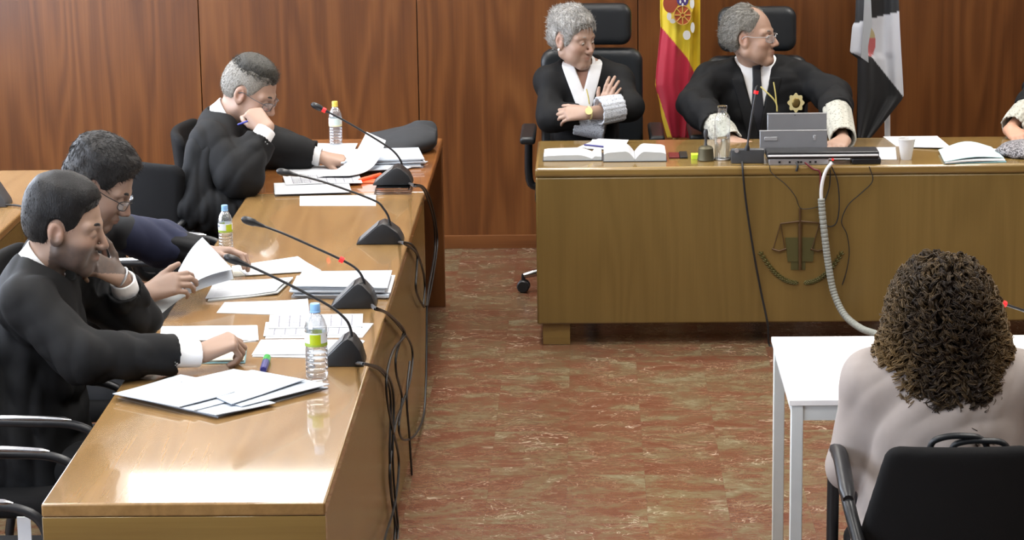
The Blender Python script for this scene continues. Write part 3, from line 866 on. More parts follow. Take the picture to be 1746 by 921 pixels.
# B. notebook under the writing hand
tB = thing('notebook', 'cream notebook under the writing hand of the young lawyer', 'notebook', PZ(345, 607, DZ))
sheet('cover', pzs([(268, 621), (418, 620), (421, 596), (264, 600)], ZT), m_teal, .0015, 3, None, tB)
sheet('page', pzs([(266, 619), (416, 617), (420, 594), (262, 597)], ZT + .0017), m_cream, .005, 6, lambda u, v: .001 * math.sin(3 * u), tB)
# C.. sheets
stack_sheets('paper_pile', 'flat stapled papers just beyond the writing hand of the young lawyer', 'papers', [(271, 583), (440, 582), (438, 557), (275, 559)], ZT, 3, m_paper, .002, seed=2)
sheetD = sheet('paper_sheet', pzs([(369, 534), (528, 539), (525, 512), (383, 516)], ZT), m_paper, .0015, 8, lambda u, v: .012 * max(0, u - .7) * v)
tag(sheetD, 'single handwritten white sheet left of the printed table sheet, beyond the near bottle', 'paper')
tE = thing('paper_pile', 'stapled papers with a printed table, partly behind the cap of the near bottle', 'papers', PZ(530, 555, DZ))
sheet('sheet', pzs([(452, 578), (618, 576), (637, 552), (463, 548)], ZT), m_paper, .0015, 3, None, tE)
sheet('sheet', pzs([(449, 574), (614, 571), (617, 552), (453, 550)], ZT + .0016), m_paper_t, .0015, 3, None, tE)
sheet('sheet', pzs([(458, 561), (618, 558), (619, 536), (460, 538)], ZT + .0034), m_paper_t, .0018, 6, lambda u, v: .002 * math.sin(3 * v), tE)
tF = thing('paper_pile', 'stapled white papers right behind the near bottle, beside the green-capped marker', 'papers', PZ(530, 594, DZ))
sheet('sheet', pzs([(430, 609), (600, 612), (622, 582), (446, 581)], ZT), m_paper, .002, 3, None, tF)
sheet('sheet', pzs([(429, 606), (596, 605), (620, 580), (445, 580)], ZT + .0022), m_paper, .0016, 6, lambda u, v: .001 * math.sin(4 * u), tF)
# G. thick stack by microphone 2
tG = thing('paper_stack', 'thick stack of white case papers behind the second microphone', 'papers', PZ(585, 500, DZ))
r = random.Random(5); zz = ZT
for k in range(9):
    th = r.choice((.003, .0045, .006)); dx, dy, sk = r.uniform(-7, 7), r.uniform(-2, 2), r.uniform(-6, 6)
    if k == 8: dx, dy, sk = 0, 0, 0
    pts = [(500 + dx, 509 + dy), (661 + dx, 510 + dy + sk * .2), (669 + dx, 480 + dy + sk * .2), (516 + dx + sk, 482 + dy)]
    sheet('bundle', pzs(pts, ZT) if False else [p + (0, 0, zz - ZT) for p in pzs(pts, ZT)], m_paper_b if k % 3 else m_paper, th - .0003, 6, (lambda u, v: .003 * math.sin(2.6 * u + 1) * (1 - v)) if k == 8 else None, tG); zz += th
# H. open file beside it and sheets behind
tH = thing('paper_file', 'open white file with a handwritten mark under the held pages of the grey-suited lawyer', 'papers', PZ(425, 490, DZ))
sheet('sheet', pzs([(354, 515), (474, 503), (500, 478), (372, 484)], ZT), m_pageedge, .004, 8, lambda u, v: .012 * max(0, u - .6), tH)
sheet('sheet', pzs([(350, 510), (470, 500), (500, 474), (366, 480)], ZT + .0045), m_paper, .002, 8, lambda u, v: .014 * max(0, u - .6) + .004 * math.sin(5 * v) * u, tH)
tI = thing('paper_pile', 'cream topped papers lying behind the open file, left of the thick stack', 'papers', PZ(470, 458, DZ))
sheet('sheet', pzs([(398, 472), (522, 464), (510, 440), (395, 455)], ZT), m_cream, .003, 6, None, tI)
sheet('sheet', pzs([(420, 470), (548, 462), (508, 440), (400, 454)], ZT + .0032), m_paper, .002, 8, lambda u, v: .01 * max(0, v - .6) * u, tI)
# J-M far desk papers
shJ = sheet('paper_sheet', pzs([(511, 351), (641, 351), (641, 333), (511, 335)], ZT), m_blank, .0015, 4)
tag(shJ, 'single blank white sheet on the desk below the third gooseneck microphone arm', 'paper')
tK = thing('paper_pile', 'thick pile of white papers on the seam of the two desks', 'papers', PZ(530, 322, DZ))
sheet('sheet', pzs([(468, 332), (598, 329), (590, 311), (467, 315)], ZT + .001), m_pageedge, .007, 3, None, tK)
sheet('sheet', pzs([(469, 332), (600, 328), (594, 311), (468, 314)], ZT + .0085), m_paper, .002, 3, None, tK)
sheet('sheet', pzs([(487, 316), (618, 312), (612, 297), (482, 300)], ZT + .011), m_paper_t, .002, 6, lambda u, v: .002 * math.sin(4 * u), tK)
tL = thing('paper_pile', 'spread case papers under the forearm of the far grey-haired lawyer', 'papers', PZ(560, 285, DZ))
sheet('sheet', pzs([(478, 297), (610, 300), (640, 284), (476, 282)], ZT), m_paper, .002, 6, None, tL)
sheet('sheet', pzs([(560, 304), (690, 290), (730, 276), (600, 286)], ZT + .004), m_paper_b, .003, 8, lambda u, v: .012 * math.sin(PI * u), tL)
sheet('sheet', pzs([(520, 262), (600, 266), (610, 250), (535, 246)], ZT), m_paper, .003, 6, lambda u, v: .012 * u * v, tL)
sheet('sheet', pzs([(482, 256), (560, 262), (570, 246), (500, 244)], ZT), m_paper, .003, 6, None, tL)
tM = thing('paper_stack', 'thick white stack of papers in front of the folded black gown', 'papers', PZ(665, 275, DZ))
r = random.Random(9); zz = ZT
for k in range(7):
    dx, dy = r.uniform(-5, 5), r.uniform(-1.2, 1.2); th = .0055
    pts = [(586 + dx, 291 + dy), (722 + dx, 286 + dy), (712 + dx, 269 + dy), (596 + dx, 272 + dy)]
    sheet('bundle', [p + (0, 0, zz - ZT) for p in pzs(pts, ZT)], m_paper if k % 2 else m_paper_b, th - .0004, 6, (lambda u, v, k=k: .010 * k / 7 * max(0, v - .3)), tM); zz += th
# held papers (grey-suited lawyer) and (far lawyer)
def bilin_sheet(name, px, m, th=.001, bend=0., parent=None, n=10, ax=(0, 0, 1)):
    q = [PY(*p) for p in px]
    a = np.array(ax, float)
    return sheet(name, q, m, th, n, lambda u, v: a * (bend * math.sin(PI * u)), parent)
tN = thing('document', 'white printed pages held up in both hands by the grey-suited lawyer', 'papers', PY(345, 455, 8.15))
bilin_sheet('page', [(306, 497, 8.02), (397, 460, 8.2), (345, 405, 8.45), (304, 462, 8.15)], m_paper_b, .0012, .012, tN)
bilin_sheet('page', [(310, 506, 8.04), (398, 476, 8.22), (392, 452, 8.24), (306, 497, 8.03)], m_paper_b, .0012, .004, tN)
bilin_sheet('page', [(262, 548, 7.92), (320, 503, 8.02), (306, 494, 8.05), (258, 512, 7.98)], m_pageedge, .0012, .006, tN)
tO = thing('document', 'curled white printed page held in the outstretched hand of the far lawyer', 'papers', PY(600, 275, 10.4))
qO = [PY(540, 301, 10.24), PY(596, 300, 10.24), PY(658, 240, 10.52), PY(625, 225, 10.6)]
sheet('page', qO, m_paper, .0012, 12, lambda u, v: np.array((.02, -.01, -.035)) * math.sin(PI * v), tO)

# ------------------------------------------------------------------ microphones with gooseneck
def gooseneck_mic(label, base, z, neck, Y, led=None, cables=(), head_r=.0125):
    """base: photo pixels of left, right foot and apex of the wedge; neck: pixels from foot of the stem to the head"""
    (lx, ly), (rx, ry), (ax_, ay) = base
    L = PZ(lx, ly, z); R = PZ(rx, ry, z); y0 = (L[1] + R[1]) / 2
    A = PY(ax_, ay, y0)
    t = thing('gooseneck_microphone', label, 'microphone', ((L[0] + R[0]) / 2, y0 + .05, z), 'gooseneck microphones on the lawyers desks')
    xl, xr, xa, zb, za = L[0], R[0], A[0], z + .0004, A[2]
    w = xr - xl
    prof = [(xl, zb), (xr, zb), (xr - .004, zb + .016), (xr - .25 * (xr - xa), zb + .55 * (za - zb)), (xa + .10 * w, za - .08 * (za - zb)), (xa, za), (xa - .10 * w, za - .10 * (za - zb)), (xl + .3 * (xa - xl), zb + .33 * (za - zb)), (xl + .002, zb + .006)]
    b = prism('base', [(x, y0, zz) for x, zz in prof], np.array((0, .105, 0)), m_plast, t, bev=.003)
    # grey sloping plate on the user's side
    p0 = np.array((xl + .012, y0 + .008, zb + .010)); p1 = np.array((xa - .10 * w, y0 + .008, za - .10 * (za - zb)))
    nn = nrm((-(p1 - p0)[2], 0, (p1 - p0)[0])) * .0035
    prism('top_plate', [p0 + nn, p1 + nn, p1 + nn + (0, .088, 0), p0 + nn + (0, .088, 0)], -nn * .6, m_grey_pl, t, bev=.001, seg=1)
    pts = [PY(x, y, Y) for x, y in neck]
    path = catmull(pts, 8)
    nk = tube('gooseneck', path, .0042, m_plast, t, 8, raw=True)
    bm = bmesh.new(); add_tube(bm, [path[0] + (0, 0, -.03), path[0], path[3]], [.010, .010, .006], 10); fin(bm, 'socket', m_plast, t, ang=.7)
    e, d = path[-1], nrm(path[-1] - path[-4])
    bm = bmesh.new()
    prof2 = [(-.03, .005), (-.012, .0075), (0, .009), (.006, head_r), (.028, head_r * 1.08), (.040, head_r * .9), (.047, head_r * .5), (.049, .001)]
    add_tube(bm, [e + d * s for s, _ in prof2], [r_ for _, r_ in prof2], 12)
    fin(bm, 'windscreen', m_plast, t, ang=1)
    if led is not None:
        i = int(led * (len(path) - 1)); a, dd = path[i], nrm(path[min(i + 1, len(path) - 1)] - path[i - 1])
        bm = bmesh.new(); add_tube(bm, [a - dd * .007, a + dd * .007], .0095, 12); fin(bm, 'light_ring', m_led, t, ang=.7)
    for cpts in cables: tube('cable', cpts, .0042, m_rubber, t, 6, 6)
    return t
CX_ = -.642
def crop(pts, X=CX_, off=0): return [PX(560 + .674 * a + off, 300 + .674 * b, X) for a, b in pts]
def onfloor(pts): return [np.array((p[0], p[1], max(p[2], .006))) for p in pts]
A_ = [(88, 476), (125, 488), (150, 520), (158, 580), (155, 700), (160, 800), (168, 880), (166, 935)]
B_ = [(118, 337), (150, 350), (190, 395), (212, 440), (208, 510), (190, 570), (172, 620), (160, 690), (155, 760), (165, 850), (180, 930)]
B2 = [(190, 398), (165, 440), (148, 500), (148, 560), (160, 630), (178, 720), (168, 830), (146, 905), (140, 935)]
B3 = [(190, 398), (172, 450), (172, 500), (186, 560), (178, 630), (184, 662), (200, 668), (222, 652), (240, 610), (246, 540), (248, 450), (249, 330)]
B4 = [(206, 470), (198, 560), (205, 660), (212, 780), (213, 840), (192, 905), (175, 935)]
C1 = [(190, 168), (215, 178), (235, 225), (244, 275), (240, 330)]
C2 = [(192, 172), (222, 195), (224, 230), (221, 280), (229, 310), (242, 332)]
D1 = [(218, 22), (240, 28), (258, 60), (272, 120), (275, 180), (262, 270), (250, 330)]
D2 = [(216, 26), (236, 30), (253, 65), (267, 120), (269, 190), (256, 270), (247, 330)]
def start(p, base): return [np.array(base)] + p
gooseneck_mic('microphone nearest the camera, its base behind the near water bottle', ((540, 627), (621, 625), (592, 578)), ZT,
              [(600, 582), (598, 562), (588, 543), (560, 521), (500, 489), (440, 460), (408, 447)], 7.36,
              cables=(start(crop(A_), PX(606, 620, -.70)), start(crop(A_, CX_ + .004, 5), PX(607, 618, -.70))))
gooseneck_mic('microphone beside the thick paper stack, second from the camera', ((562, 528), (641, 526), (610, 484)), ZT,
              [(622, 492), (620, 478), (610, 461), (588, 446), (530, 419), (480, 397), (436, 381)], 8.08, led=.53,
              cables=(start(crop(B_), PX(634, 522, -.70)), start(crop([(122, 335), (155, 352), (194, 398)] + [p for p in B2[1:]], CX_ + .006), PX(634, 520, -.70)), crop(B3, CX_ + .003), crop(B4, CX_ + .005)))
gooseneck_mic('microphone alone on bare desk, third from the camera', ((607, 418), (687, 417), (652, 382)), ZT,
              [(664, 386), (663, 372), (654, 356), (638, 342), (575, 318), (530, 304), (494, 296)], 9.05,
              cables=(start(crop(C1), PX(678, 413, -.70)), start(crop(C2), PX(679, 413, -.70))))
gooseneck_mic('microphone with a glowing red ring, farthest, on the clear cases', ((635, 317), (703, 316), (676, 286)), ZT + .025,
              [(685, 290), (684, 276), (672, 259), (650, 243), (600, 213), (565, 194), (549, 186)], 10.15, led=.97,
              cables=(start(crop(D1, DX1 + .012), PX(697, 313, -.72)), start(crop(D2, DX1 + .014), PX(698, 312, -.72))))
# clear cases below the far microphone
for k in range(3):
    q = PZ(638 + k, 332, ZT); q2 = PZ(701 - k, 332, ZT); z_ = ZT + k * .0083
    o = box('plastic_case', q[0], q2[0], q[1] + .002 * k, q[1] + .125, z_, z_ + .008, m_case, None, bev=.001, seg=1)
    tag(o, ['bottom', 'middle', 'top'][k] + ' one of the three clear flat cases under the far microphone', 'case', 'clear cases under the microphone')
# microphone base on the rear desk
t = thing('gooseneck_microphone', 'microphone on the pale rear desk, cut off by the left edge', 'microphone', PZ(-12, 352, DZ))
p = PZ(-28, 354, ZT)
prism('base', [(p[0] - .02, p[1], ZT), (p[0] + .092, p[1], ZT), (p[0] + .085, p[1], ZT + .02), (p[0] + .045, p[1], ZT + .085), (p[0] + .02, p[1], ZT + .085)], np.array((0, .11, 0)), m_plast2, t, bev=.004)
tube('gooseneck', [(p[0] + .03, p[1] + .05, ZT + .08), (p[0] + .01, p[1] + .05, ZT + .17), (p[0] - .12, p[1] + .05, ZT + .28), (p[0] - .32, p[1] + .05, ZT + .36)], .0042, m_plast, t)
tube('cable', [PZ(8, 350, ZT + .008), PZ(25, 350, ZT + .006), PZ(42, 353, ZT + .006), PX(47, 358, -2.176), PX(50, 420, -2.176), PX(51, 500, -2.176)], .004, m_rubber, t)

# ------------------------------------------------------------------ bottles
def label_mat(name, top, low, patch):
    m, nt, p = mat(name)
    tc = node(nt, 'ShaderNodeTexCoord'); sp = node(nt, 'ShaderNodeSeparateXYZ'); link(nt, tc.outputs['UV'], sp.inputs[0])
    u, v = sp.outputs[0], sp.outputs[1]
    c = mixc(nt, math_n(nt, 'LESS_THAN', v, .24), top, low)
    sq = math_n(nt, 'MULTIPLY', math_n(nt, 'MULTIPLY', math_n(nt, 'GREATER_THAN', u, .30), math_n(nt, 'LESS_THAN', u, .62)), math_n(nt, 'MULTIPLY', math_n(nt, 'GREATER_THAN', v, .14), math_n(nt, 'LESS_THAN', v, .9)))
    c = mixc(nt, sq, c, patch)
    sq2 = math_n(nt, 'MULTIPLY', math_n(nt, 'MULTIPLY', math_n(nt, 'GREATER_THAN', u, .86), math_n(nt, 'LESS_THAN', u, .97)), math_n(nt, 'MULTIPLY', math_n(nt, 'GREATER_THAN', v, .62), math_n(nt, 'LESS_THAN', v, .8)))
    c = mixc(nt, sq2, c, (.03, .04, .12, 1))
    link(nt, c, p.inputs['Base Color']); p.inputs['Roughness'].default_value = .4
    return m
m_lab1 = label_mat('bottle label with lime square', (.72, .78, .84, 1), (.30, .42, .06, 1), (.42, .52, .01, 1))
m_lab2 = label_mat('bottle label with cream band', (.78, .82, .80, 1), (.72, .68, .40, 1), (.62, .74, .70, 1))
def bottle(label, px, py, top, cap, lab, rot, z=ZT, water=.42):
    c = PZ(px, py, z); c[2] = z
    H = PY(px, top, c[1])[2] - z; s = H / .215
    t = thing('water_bottle', label, 'bottle', c, 'plastic water bottles')
    R = .0315 * s
    prof = [(0, .004), (R * .8, .0), (R * .97, .006)]
    for k in range(6):
        z0 = .012 + k * .0135; prof += [(R, z0), (R, z0 + .008), (R * .95, z0 + .0107)]
    prof += [(R, .096), (R * .985, .100), (R * .985, .135), (R, .138), (R * .99, .150), (R * .82, .168), (R * .55, .184), (R * .42, .190), (R * .40, .200), (.0, .2005)]
    prof = [(r_, zz * s) for r_, zz in prof]
    lathe('body', c, prof, m_pet, t, 32, 1)
    wl = [(r_ * .965, zz + .001) for r_, zz in prof if zz < water * H] + [(0, water * H)]
    lathe('water', c, wl, m_water, t, 32, .6)
    cr = R * .45
    bm = bmesh.new(); add_lathe(bm, c, [(0, .2162 * s), (cr * .9, .2160 * s), (cr, .213 * s), (cr, .196 * s), (cr * 1.06, .195 * s), (cr * 1.06, .191 * s), (cr * .7, .191 * s)], 24)
    fin(bm, 'cap', cap, t)
    bm = bmesh.new(); uv = bm.loops.layers.uv.verify(); n = 40; ra = R * 1.005; zl, zh = .098 * s, .137 * s
    for k in range(n):
        a0, a1 = rot + 2 * PI * k / n, rot + 2 * PI * (k + 1) / n
        vs = [bm.verts.new((c[0] + ra * math.cos(a), c[1] + ra * math.sin(a), c[2] + h)) for a, h in ((a0, zl), (a1, zl), (a1, zh), (a0, zh))]
        f = bm.faces.new(vs)
        for l, (uu, vv) in zip(f.loops, ((2 * k / n, 0), (2 * (k + 1) / n, 0), (2 * (k + 1) / n, 1), (2 * k / n, 1))): l[uv].uv = (uu % 1.0000001, vv)
    bmesh.ops.remove_doubles(bm, verts=bm.verts, dist=1e-5)
    fin(bm, 'paper_label', lab, t)
bottle('blue-capped water bottle nearest the camera, before the near microphone', 541, 646, 518, m_capblue, m_lab1, 3.3)
bottle('blue-capped water bottle in the middle, behind the held pages', 386, 432, 350, m_capblue, m_lab1, 4.0)
bottle('yellow-capped water bottle at the far end of the lawyers desks', 573, 249, 173, m_capyel, m_lab2, 3.6, water=.5)

# ------------------------------------------------------------------ small things on the lawyers desks
t = thing('marker_pen', 'stubby dark blue marker with a green cap beside the stapled papers', 'marker', PZ(453, 622, DZ))
a, b = PZ(449, 631, ZT + .011), PZ(456, 609, ZT + .011); m_ = a + (b - a) * .62
bm = bmesh.new(); add_tube(bm, [a, a + (m_ - a) * .1, m_], [.009, .011, .011], 10); fin(bm, 'barrel', m_indigo, t)
bm = bmesh.new(); add_tube(bm, [m_, b - (b - m_) * .1, b], [.0115, .0115, .009], 10); fin(bm, 'cap', m_green, t)
def pen(label, a, b, m, tip=None, r=.004):
    t = thing('pen', label, 'pen', a)
    a, b = np.array(a), np.array(b); d = b - a
    bm = bmesh.new(); add_tube(bm, [a + d * s for s in (0, .03, .8, .86)], [r * .7, r, r, r * .9], 8); fin(bm, 'barrel', m, t)
    bm = bmesh.new(); add_tube(bm, [a + d * s for s in (.861, .9, .98, 1)], [r * .9, r * .8, r * .3, r * .1], 8); fin(bm, 'tip', tip or m_chrome, t)
pen('slim silver pen held by the writing hand of the young lawyer', PZ(436, 581, .80), PZ(392, 586, .795), m_silver2, m_silver2, .0032)
pen('blue pen lying on the cream notebook beside the writing hand', PZ(345, 592, ZT + .0105), PZ(376, 589, ZT + .0105), m_penblue, m_chrome, .0042)
pen('blue pen held in the fist of the far grey-haired lawyer', PY(405, 213, 10.07), PY(432, 203, 10.10), m_penblue)
t = thing('marker_pen', 'orange highlighter beside the far microphone', 'marker', PZ(630, 306, DZ))
a, b = PZ(612, 308, ZT + .009), PZ(650, 298, ZT + .009)
bm = bmesh.new(); add_tube(bm, [a, a + (b - a) * .1, a + (b - a) * .6], [.007, .009, .009], 10); fin(bm, 'barrel', m_orange, t)
bm = bmesh.new(); add_tube(bm, [a + (b - a) * .601, a + (b - a) * .95, b], [.0098, .0098, .006], 10); fin(bm, 'cap', m_orange, t)
o = box('card_folder', PZ(590, 306, ZT)[0], PZ(660, 300, ZT)[0], 10.19, 10.27, ZT, ZT + .004, m_orange, None, bev=.001, seg=1)
tag(o, 'thin orange card folder partly under the far microphone base', 'folder')
# folded black gown
F = Field((-.98, 10.6, .755), (-.66, 11.18, .92), .006)
g0, g1 = PZ(625, 262, .80), PZ(725, 238, .82)
F.ell((-.86, 10.96, .785), np.eye(3), (.17, .20, .05)); F.ell((-.77, 10.98, .80), [nrm((1, .2, .12)), nrm((-.2, 1, 0)), nrm((-.12, 0, 1))], (.125, .16, .055), .04)
F.cone((-.74, 11.02, .83), (-.70, 11.06, .84), .045, .03, .04)
F.all(lambda X, Y, Z: (DZ + .002) - Z); F.disp(folds(8, .006, (1, .3, 0), .10))
o = F.mesh('folded_gown', m_suit); tag(o, 'folded dark gown lying at the far right corner of the lawyers desks', 'gown')

# ------------------------------------------------------------------ things on the judges bench
ZB = DZ + .0003
# open books
def open_book(label, x0, x1, y0, y1, gut, hl, hr, name='book', cat='book'):
    """px box given as world; gut = gutter x; hl / hr thickness of left / right page blocks"""
    t = thing(name, label, cat, ((x0 + x1) / 2, (y0 + y1) / 2, ZB))
    box('cover', x0 - .004, x1 + .004, y0 - .004, y1 + .004, ZB, ZB + .003, m_plast2, t)
    for nm, xa, xb, h, sgn in (('page_block', x0, gut - .0005, hl, -1), ('page_block', gut + .0005, x1, hr, 1)):
        bm = bmesh.new(); n = 14; top, bot = [], []
        for i in range(n + 1):
            u = i / n; x = xa + (xb - xa) * u; d = (1 - u) if sgn < 0 else u   # 0 at gutter
            hh = h * (math.sin(min(1, d * 3.0) * PI / 2) * (1 - .25 * d)) * (1.0 if d < .9 else 1 - (d - .9) * 2) + .006
            top.append(hh)
        uvl = bm.loops.layers.uv.verify()
        V = [[bm.verts.new((xa + (xb - xa) * i / n, yy, ZB + .0032 + (top[i] if k else 0))) for k in (0, 1)] for i in range(n + 1) for yy in (y0, y1)]
        G = lambda i, j, k: V[i * 2 + j][k]
        for i in range(n):
            f = bm.faces.new((G(i, 0, 1), G(i + 1, 0, 1), G(i + 1, 1, 1), G(i, 1, 1))); f.material_index = 0
            for l, uvc in zip(f.loops, ((i / n, 0), ((i + 1) / n, 0), ((i + 1) / n, 1), (i / n, 1))): l[uvl].uv = uvc
            for j in (0, 1):
                f = bm.faces.new((G(i, j, 0), G(i + 1, j, 0), G(i + 1, j, 1), G(i, j, 1)) if j == 0 else (G(i, j, 1), G(i + 1, j, 1), G(i + 1, j, 0), G(i, j, 0))); f.material_index = 1
            f = bm.faces.new((G(i, 1, 0), G(i + 1, 1, 0), G(i + 1, 0, 0), G(i, 0, 0))); f.material_index = 1
        for i in (0, n):
            f = bm.faces.new((G(i, 0, 0), G(i, 0, 1), G(i, 1, 1), G(i, 1, 0))); f.material_index = 1
        fin(bm, nm, [m_paper, m_pageedge], t, ang=.6)
    return t
w0, w1 = PZ(1030, 277, ZB), PZ(1136, 277, ZB)
open_book('thick open law book in front of the woman judge, the right one', w0[0], w1[0], w0[1] + .01, w0[1] + .21, PZ(1083, 277, ZB)[0], .038, .036)
w0, w1 = PZ(927, 276, ZB), PZ(1026, 277, ZB)
open_book('open law book at the left corner of the judges bench, the left one', w0[0], w1[0], w0[1] + .012, w0[1] + .19, PZ(1010, 277, ZB)[0], .018, .012)
tP = thing('paper_pile', 'loose white sheets under a dark pen behind the open law books', 'papers', PZ(1030, 250, DZ))
sheet('sheet', pzs([(985, 252), (1062, 256), (1072, 243), (1020, 241)], ZB), m_paper, .002, 6, lambda u, v: .01 * v, tP)
sheet('sheet', pzs([(1000, 254), (1080, 257), (1062, 244), (1010, 243)], ZB + .0025), m_paper, .002, 6, lambda u, v: .012 * v, tP)
pen('dark purple pen lying on the loose sheets behind the open law books', PZ(996, 247, ZB + .020), PZ(1037, 251, ZB + .020), m_indigo, m_plast, .0045)
# phone
t = thing('phone', 'dark phone in an open maroon case on the bench', 'phone', PZ(1157, 264, DZ))
a, b = PZ(1141, 271, ZB), PZ(1173, 271, ZB)
box('body', a[0] + .045, b[0], a[1], a[1] + .125, ZB, ZB + .010, m_plast, t, bev=.003)
box('case_flap', a[0], a[0] + .044, a[1] + .005, a[1] + .12, ZB, ZB + .007, m_maroon, t, bev=.002)
# sticky pad
t = thing('sticky_pad', 'small lime green pad of sticky notes beside the bell', 'sticky notes', PZ(1187, 268, DZ))
a, b = PZ(1179, 272, ZB), PZ(1194, 272, ZB)
box('pad', a[0], b[0], a[1], a[1] + .05, ZB, ZB + .018, m_lime, t)
box('top_note', a[0], b[0], a[1], a[1] + .05, ZB + .0183, ZB + .0188, m_lime, t)
# hand bell
c = PZ(1204, 276, ZB); c[1] += .035
t = thing('hand_bell', 'dull bronze hand bell with upright handle on the bench', 'bell', c)
lathe('body', c, [(.034, 0), (.036, .004), (.034, .012), (.032, .035), (.031, .052), (.024, .060), (.008, .064), (0, .064)], m_bellm, t)
lathe('handle', c, [(.007, .064), (.005, .075), (.006, .085), (.005, .092), (.0085, .102), (.010, .120), (.007, .131), (0, .133)], m_plast2, t, 14)
# glass bottle
c = PZ(1232, 274, ZB); c[1] += .03
t = thing('glass_bottle', 'clear glass bottle of water in front of the judge with glasses', 'bottle', c)
Hb = PY(1230, 180, c[1])[2] - ZB; q = Hb / .25
lathe('body', c, [(0, .006), (.030, 0), (.033, .004), (.033, .185 * q), (.031, .200 * q), (.022, .214 * q), (.019, .218 * q), (.019, .232 * q), (.015, .234 * q), (0, .2345 * q)], m_glass, t, 32)
lathe('cap', c, [(.0195, .2346 * q), (.0205, .235 * q), (.0205, .249 * q), (.018, .25 * q), (0, .25 * q)], m_case, t, 24)
lathe('water', c, [(0, .008), (.0305, .006), (.031, .10 * q), (0, .10 * q)], m_water, t, 32)
lathe('coaster', c, [(.0, -.0001), (.034, -.0001), (.0355, .004), (.0345, .006), (.0335, .006)], m_silver2, t, 24)
# bench microphone
a, b = PZ(1247, 279, ZB), PZ(1303, 279, ZB)
t = thing('gooseneck_microphone', 'microphone with red tip on a box base in front of the judge with glasses', 'microphone', (a + b) / 2)
zt_ = PY(1270, 252, a[1])[2]
prism('base', [(a[0], a[1], ZB), (a[0], a[1] + .12, ZB), (a[0], a[1] + .12, ZB + .03), (a[0], a[1] + .015, zt_ - .004), (a[0], a[1] + .004, zt_ - .01)], np.array((b[0] - a[0], 0, 0)), m_plast2, t, bev=.003)
bt = PY(1256, 257, a[1] - .002)
bm = bmesh.new(); add_tube(bm, [bt + (0, .008, 0), bt + (0, -.002, 0)], .009, 16); fin(bm, 'button', m_silver2, t)
nk = [PY(1274, 252, 10.53), PY(1275, 244, 10.53), PY(1279, 215, 10.53), PY(1284, 185, 10.53), PY(1289, 158, 10.53)]
tube('gooseneck', nk, .0045, m_plast2, t)
bm = bmesh.new(); add_tube(bm, [nk[0] - (0, 0, .012), nk[0], nk[0] + (nk[1] - nk[0]) * .6], [.011, .011, .006], 10); fin(bm, 'socket', m_plast, t)
d = nrm(nk[-1] - nk[-2]); e = nk[-1]
bm = bmesh.new(); add_tube(bm, [e - d * .004, e + d * .008], .0095, 12); fin(bm, 'light_ring', m_led, t)
bm = bmesh.new(); add_tube(bm, [e + d * .009, e + d * .02, e + d * .03], [.009, .0085, .003], 12); fin(bm, 'windscreen', m_plast, t)
tube('cable', [PZ(1266, 276, ZB + .005), PY(1266, 284, 10.482), PY(1272, 345, 10.48), PY(1285, 430, 10.48), PY(1298, 500, 10.48), PY(1309, 553, 10.46), PZ(1312, 588, .006), PZ(1330, 592, .006)], .0045, m_rubber, t)
# two silver tablets propped up (back view)
def tablet(label, px, Y, m, lean, extra):
    (xa, yt), (xb, yb) = px
    A, B = PY(xa, yb, Y), PY(xb, yt, Y); zb = max(A[2], ZB + .001)
    t = thing('tablet', label, 'tablet', ((A[0] + B[0]) / 2, Y, zb))
    mt = Matrix.Translation((0, Y, zb)) @ Matrix.Rotation(lean, 4, 'X') @ Matrix.Translation((0, -Y, -zb))
    box('back_shell', A[0], B[0], Y - .005, Y + .005, zb, B[2], m, t, bev=.004, seg=3, mtx=mt)
    bm = bmesh.new(); add_box(bm, A[0] - .001, B[0] + .001, Y - .006, Y + .006, B[2] - .005, B[2] + .001, .002); bmesh.ops.transform(bm, matrix=mt, verts=bm.verts); fin(bm, 'bright_edge', m_silver2, t)
    for (ua, ub, va, vb, mm, nm) in extra:
        xa_, xb_ = A[0] + (B[0] - A[0]) * ua, A[0] + (B[0] - A[0]) * ub; za, zb2 = zb + (B[2] - zb) * va, zb + (B[2] - zb) * vb
        box(nm, xa_, xb_, Y - .0085, Y - .0052, za, zb2, mm, t, bev=.001, seg=1, mtx=mt)
    bm = bmesh.new(); add_box(bm, (A[0] + B[0]) / 2 - .05, (A[0] + B[0]) / 2 + .05, Y + .006, Y + .07, zb, zb + .006); fin(bm, 'stand', m_plast, t, sm=False)
tablet('lower silver tablet on the bench before the judge, its camera bar and clip facing us', ((1295, 222), (1411, 262)), 10.66, m_silver, -.10,
       [(.07, .26, .56, .72, m_silver2, 'camera_bar'), (.79, .83, .55, .78, m_silver2, 'clip')])
tablet('taller silver tablet right behind the lower one on the bench', ((1308, 193), (1410, 246)), 10.78, m_silver, -.08,
       [(.455, .475, .93, .955, m_plast, 'lens')])
# dock box and black bar
a, b = PZ(1311, 282, ZB), PZ(1414, 282, ZB)
t = thing('docking_station', 'flat silver docking box with ports under the black bar', 'docking station', (a + b) / 2)
zt_ = PY(1360, 271, a[1] + .004)[2]
box('case', a[0], b[0], a[1] + .004, a[1] + .09, ZB, zt_, m_silver2, t, bev=.003)
bm = bmesh.new()
for u in (.16, .33, .47, .52, .67, .76): add_box(bm, a[0] + u * (b[0] - a[0]), a[0] + (u + .035) * (b[0] - a[0]), a[1] + .001, a[1] + .0045, ZB + .008, ZB + .016)
fin(bm, 'ports', m_plast, t, sm=False)
tube('plug_cable', [PY(1358, 277, 10.492), PY(1360, 284, 10.482), PY(1358, 292, 10.482)], .005, m_rubber, t)
tube('plug_cable', [PY(1372, 277, 10.492), PY(1386, 288, 10.482), PY(1398, 294, 10.481), PY(1399, 322, 10.481)], .004, m_maroon, t)
a, b = PZ(1306, 268, zt_ + .001), PZ(1498, 268, zt_ + .001)
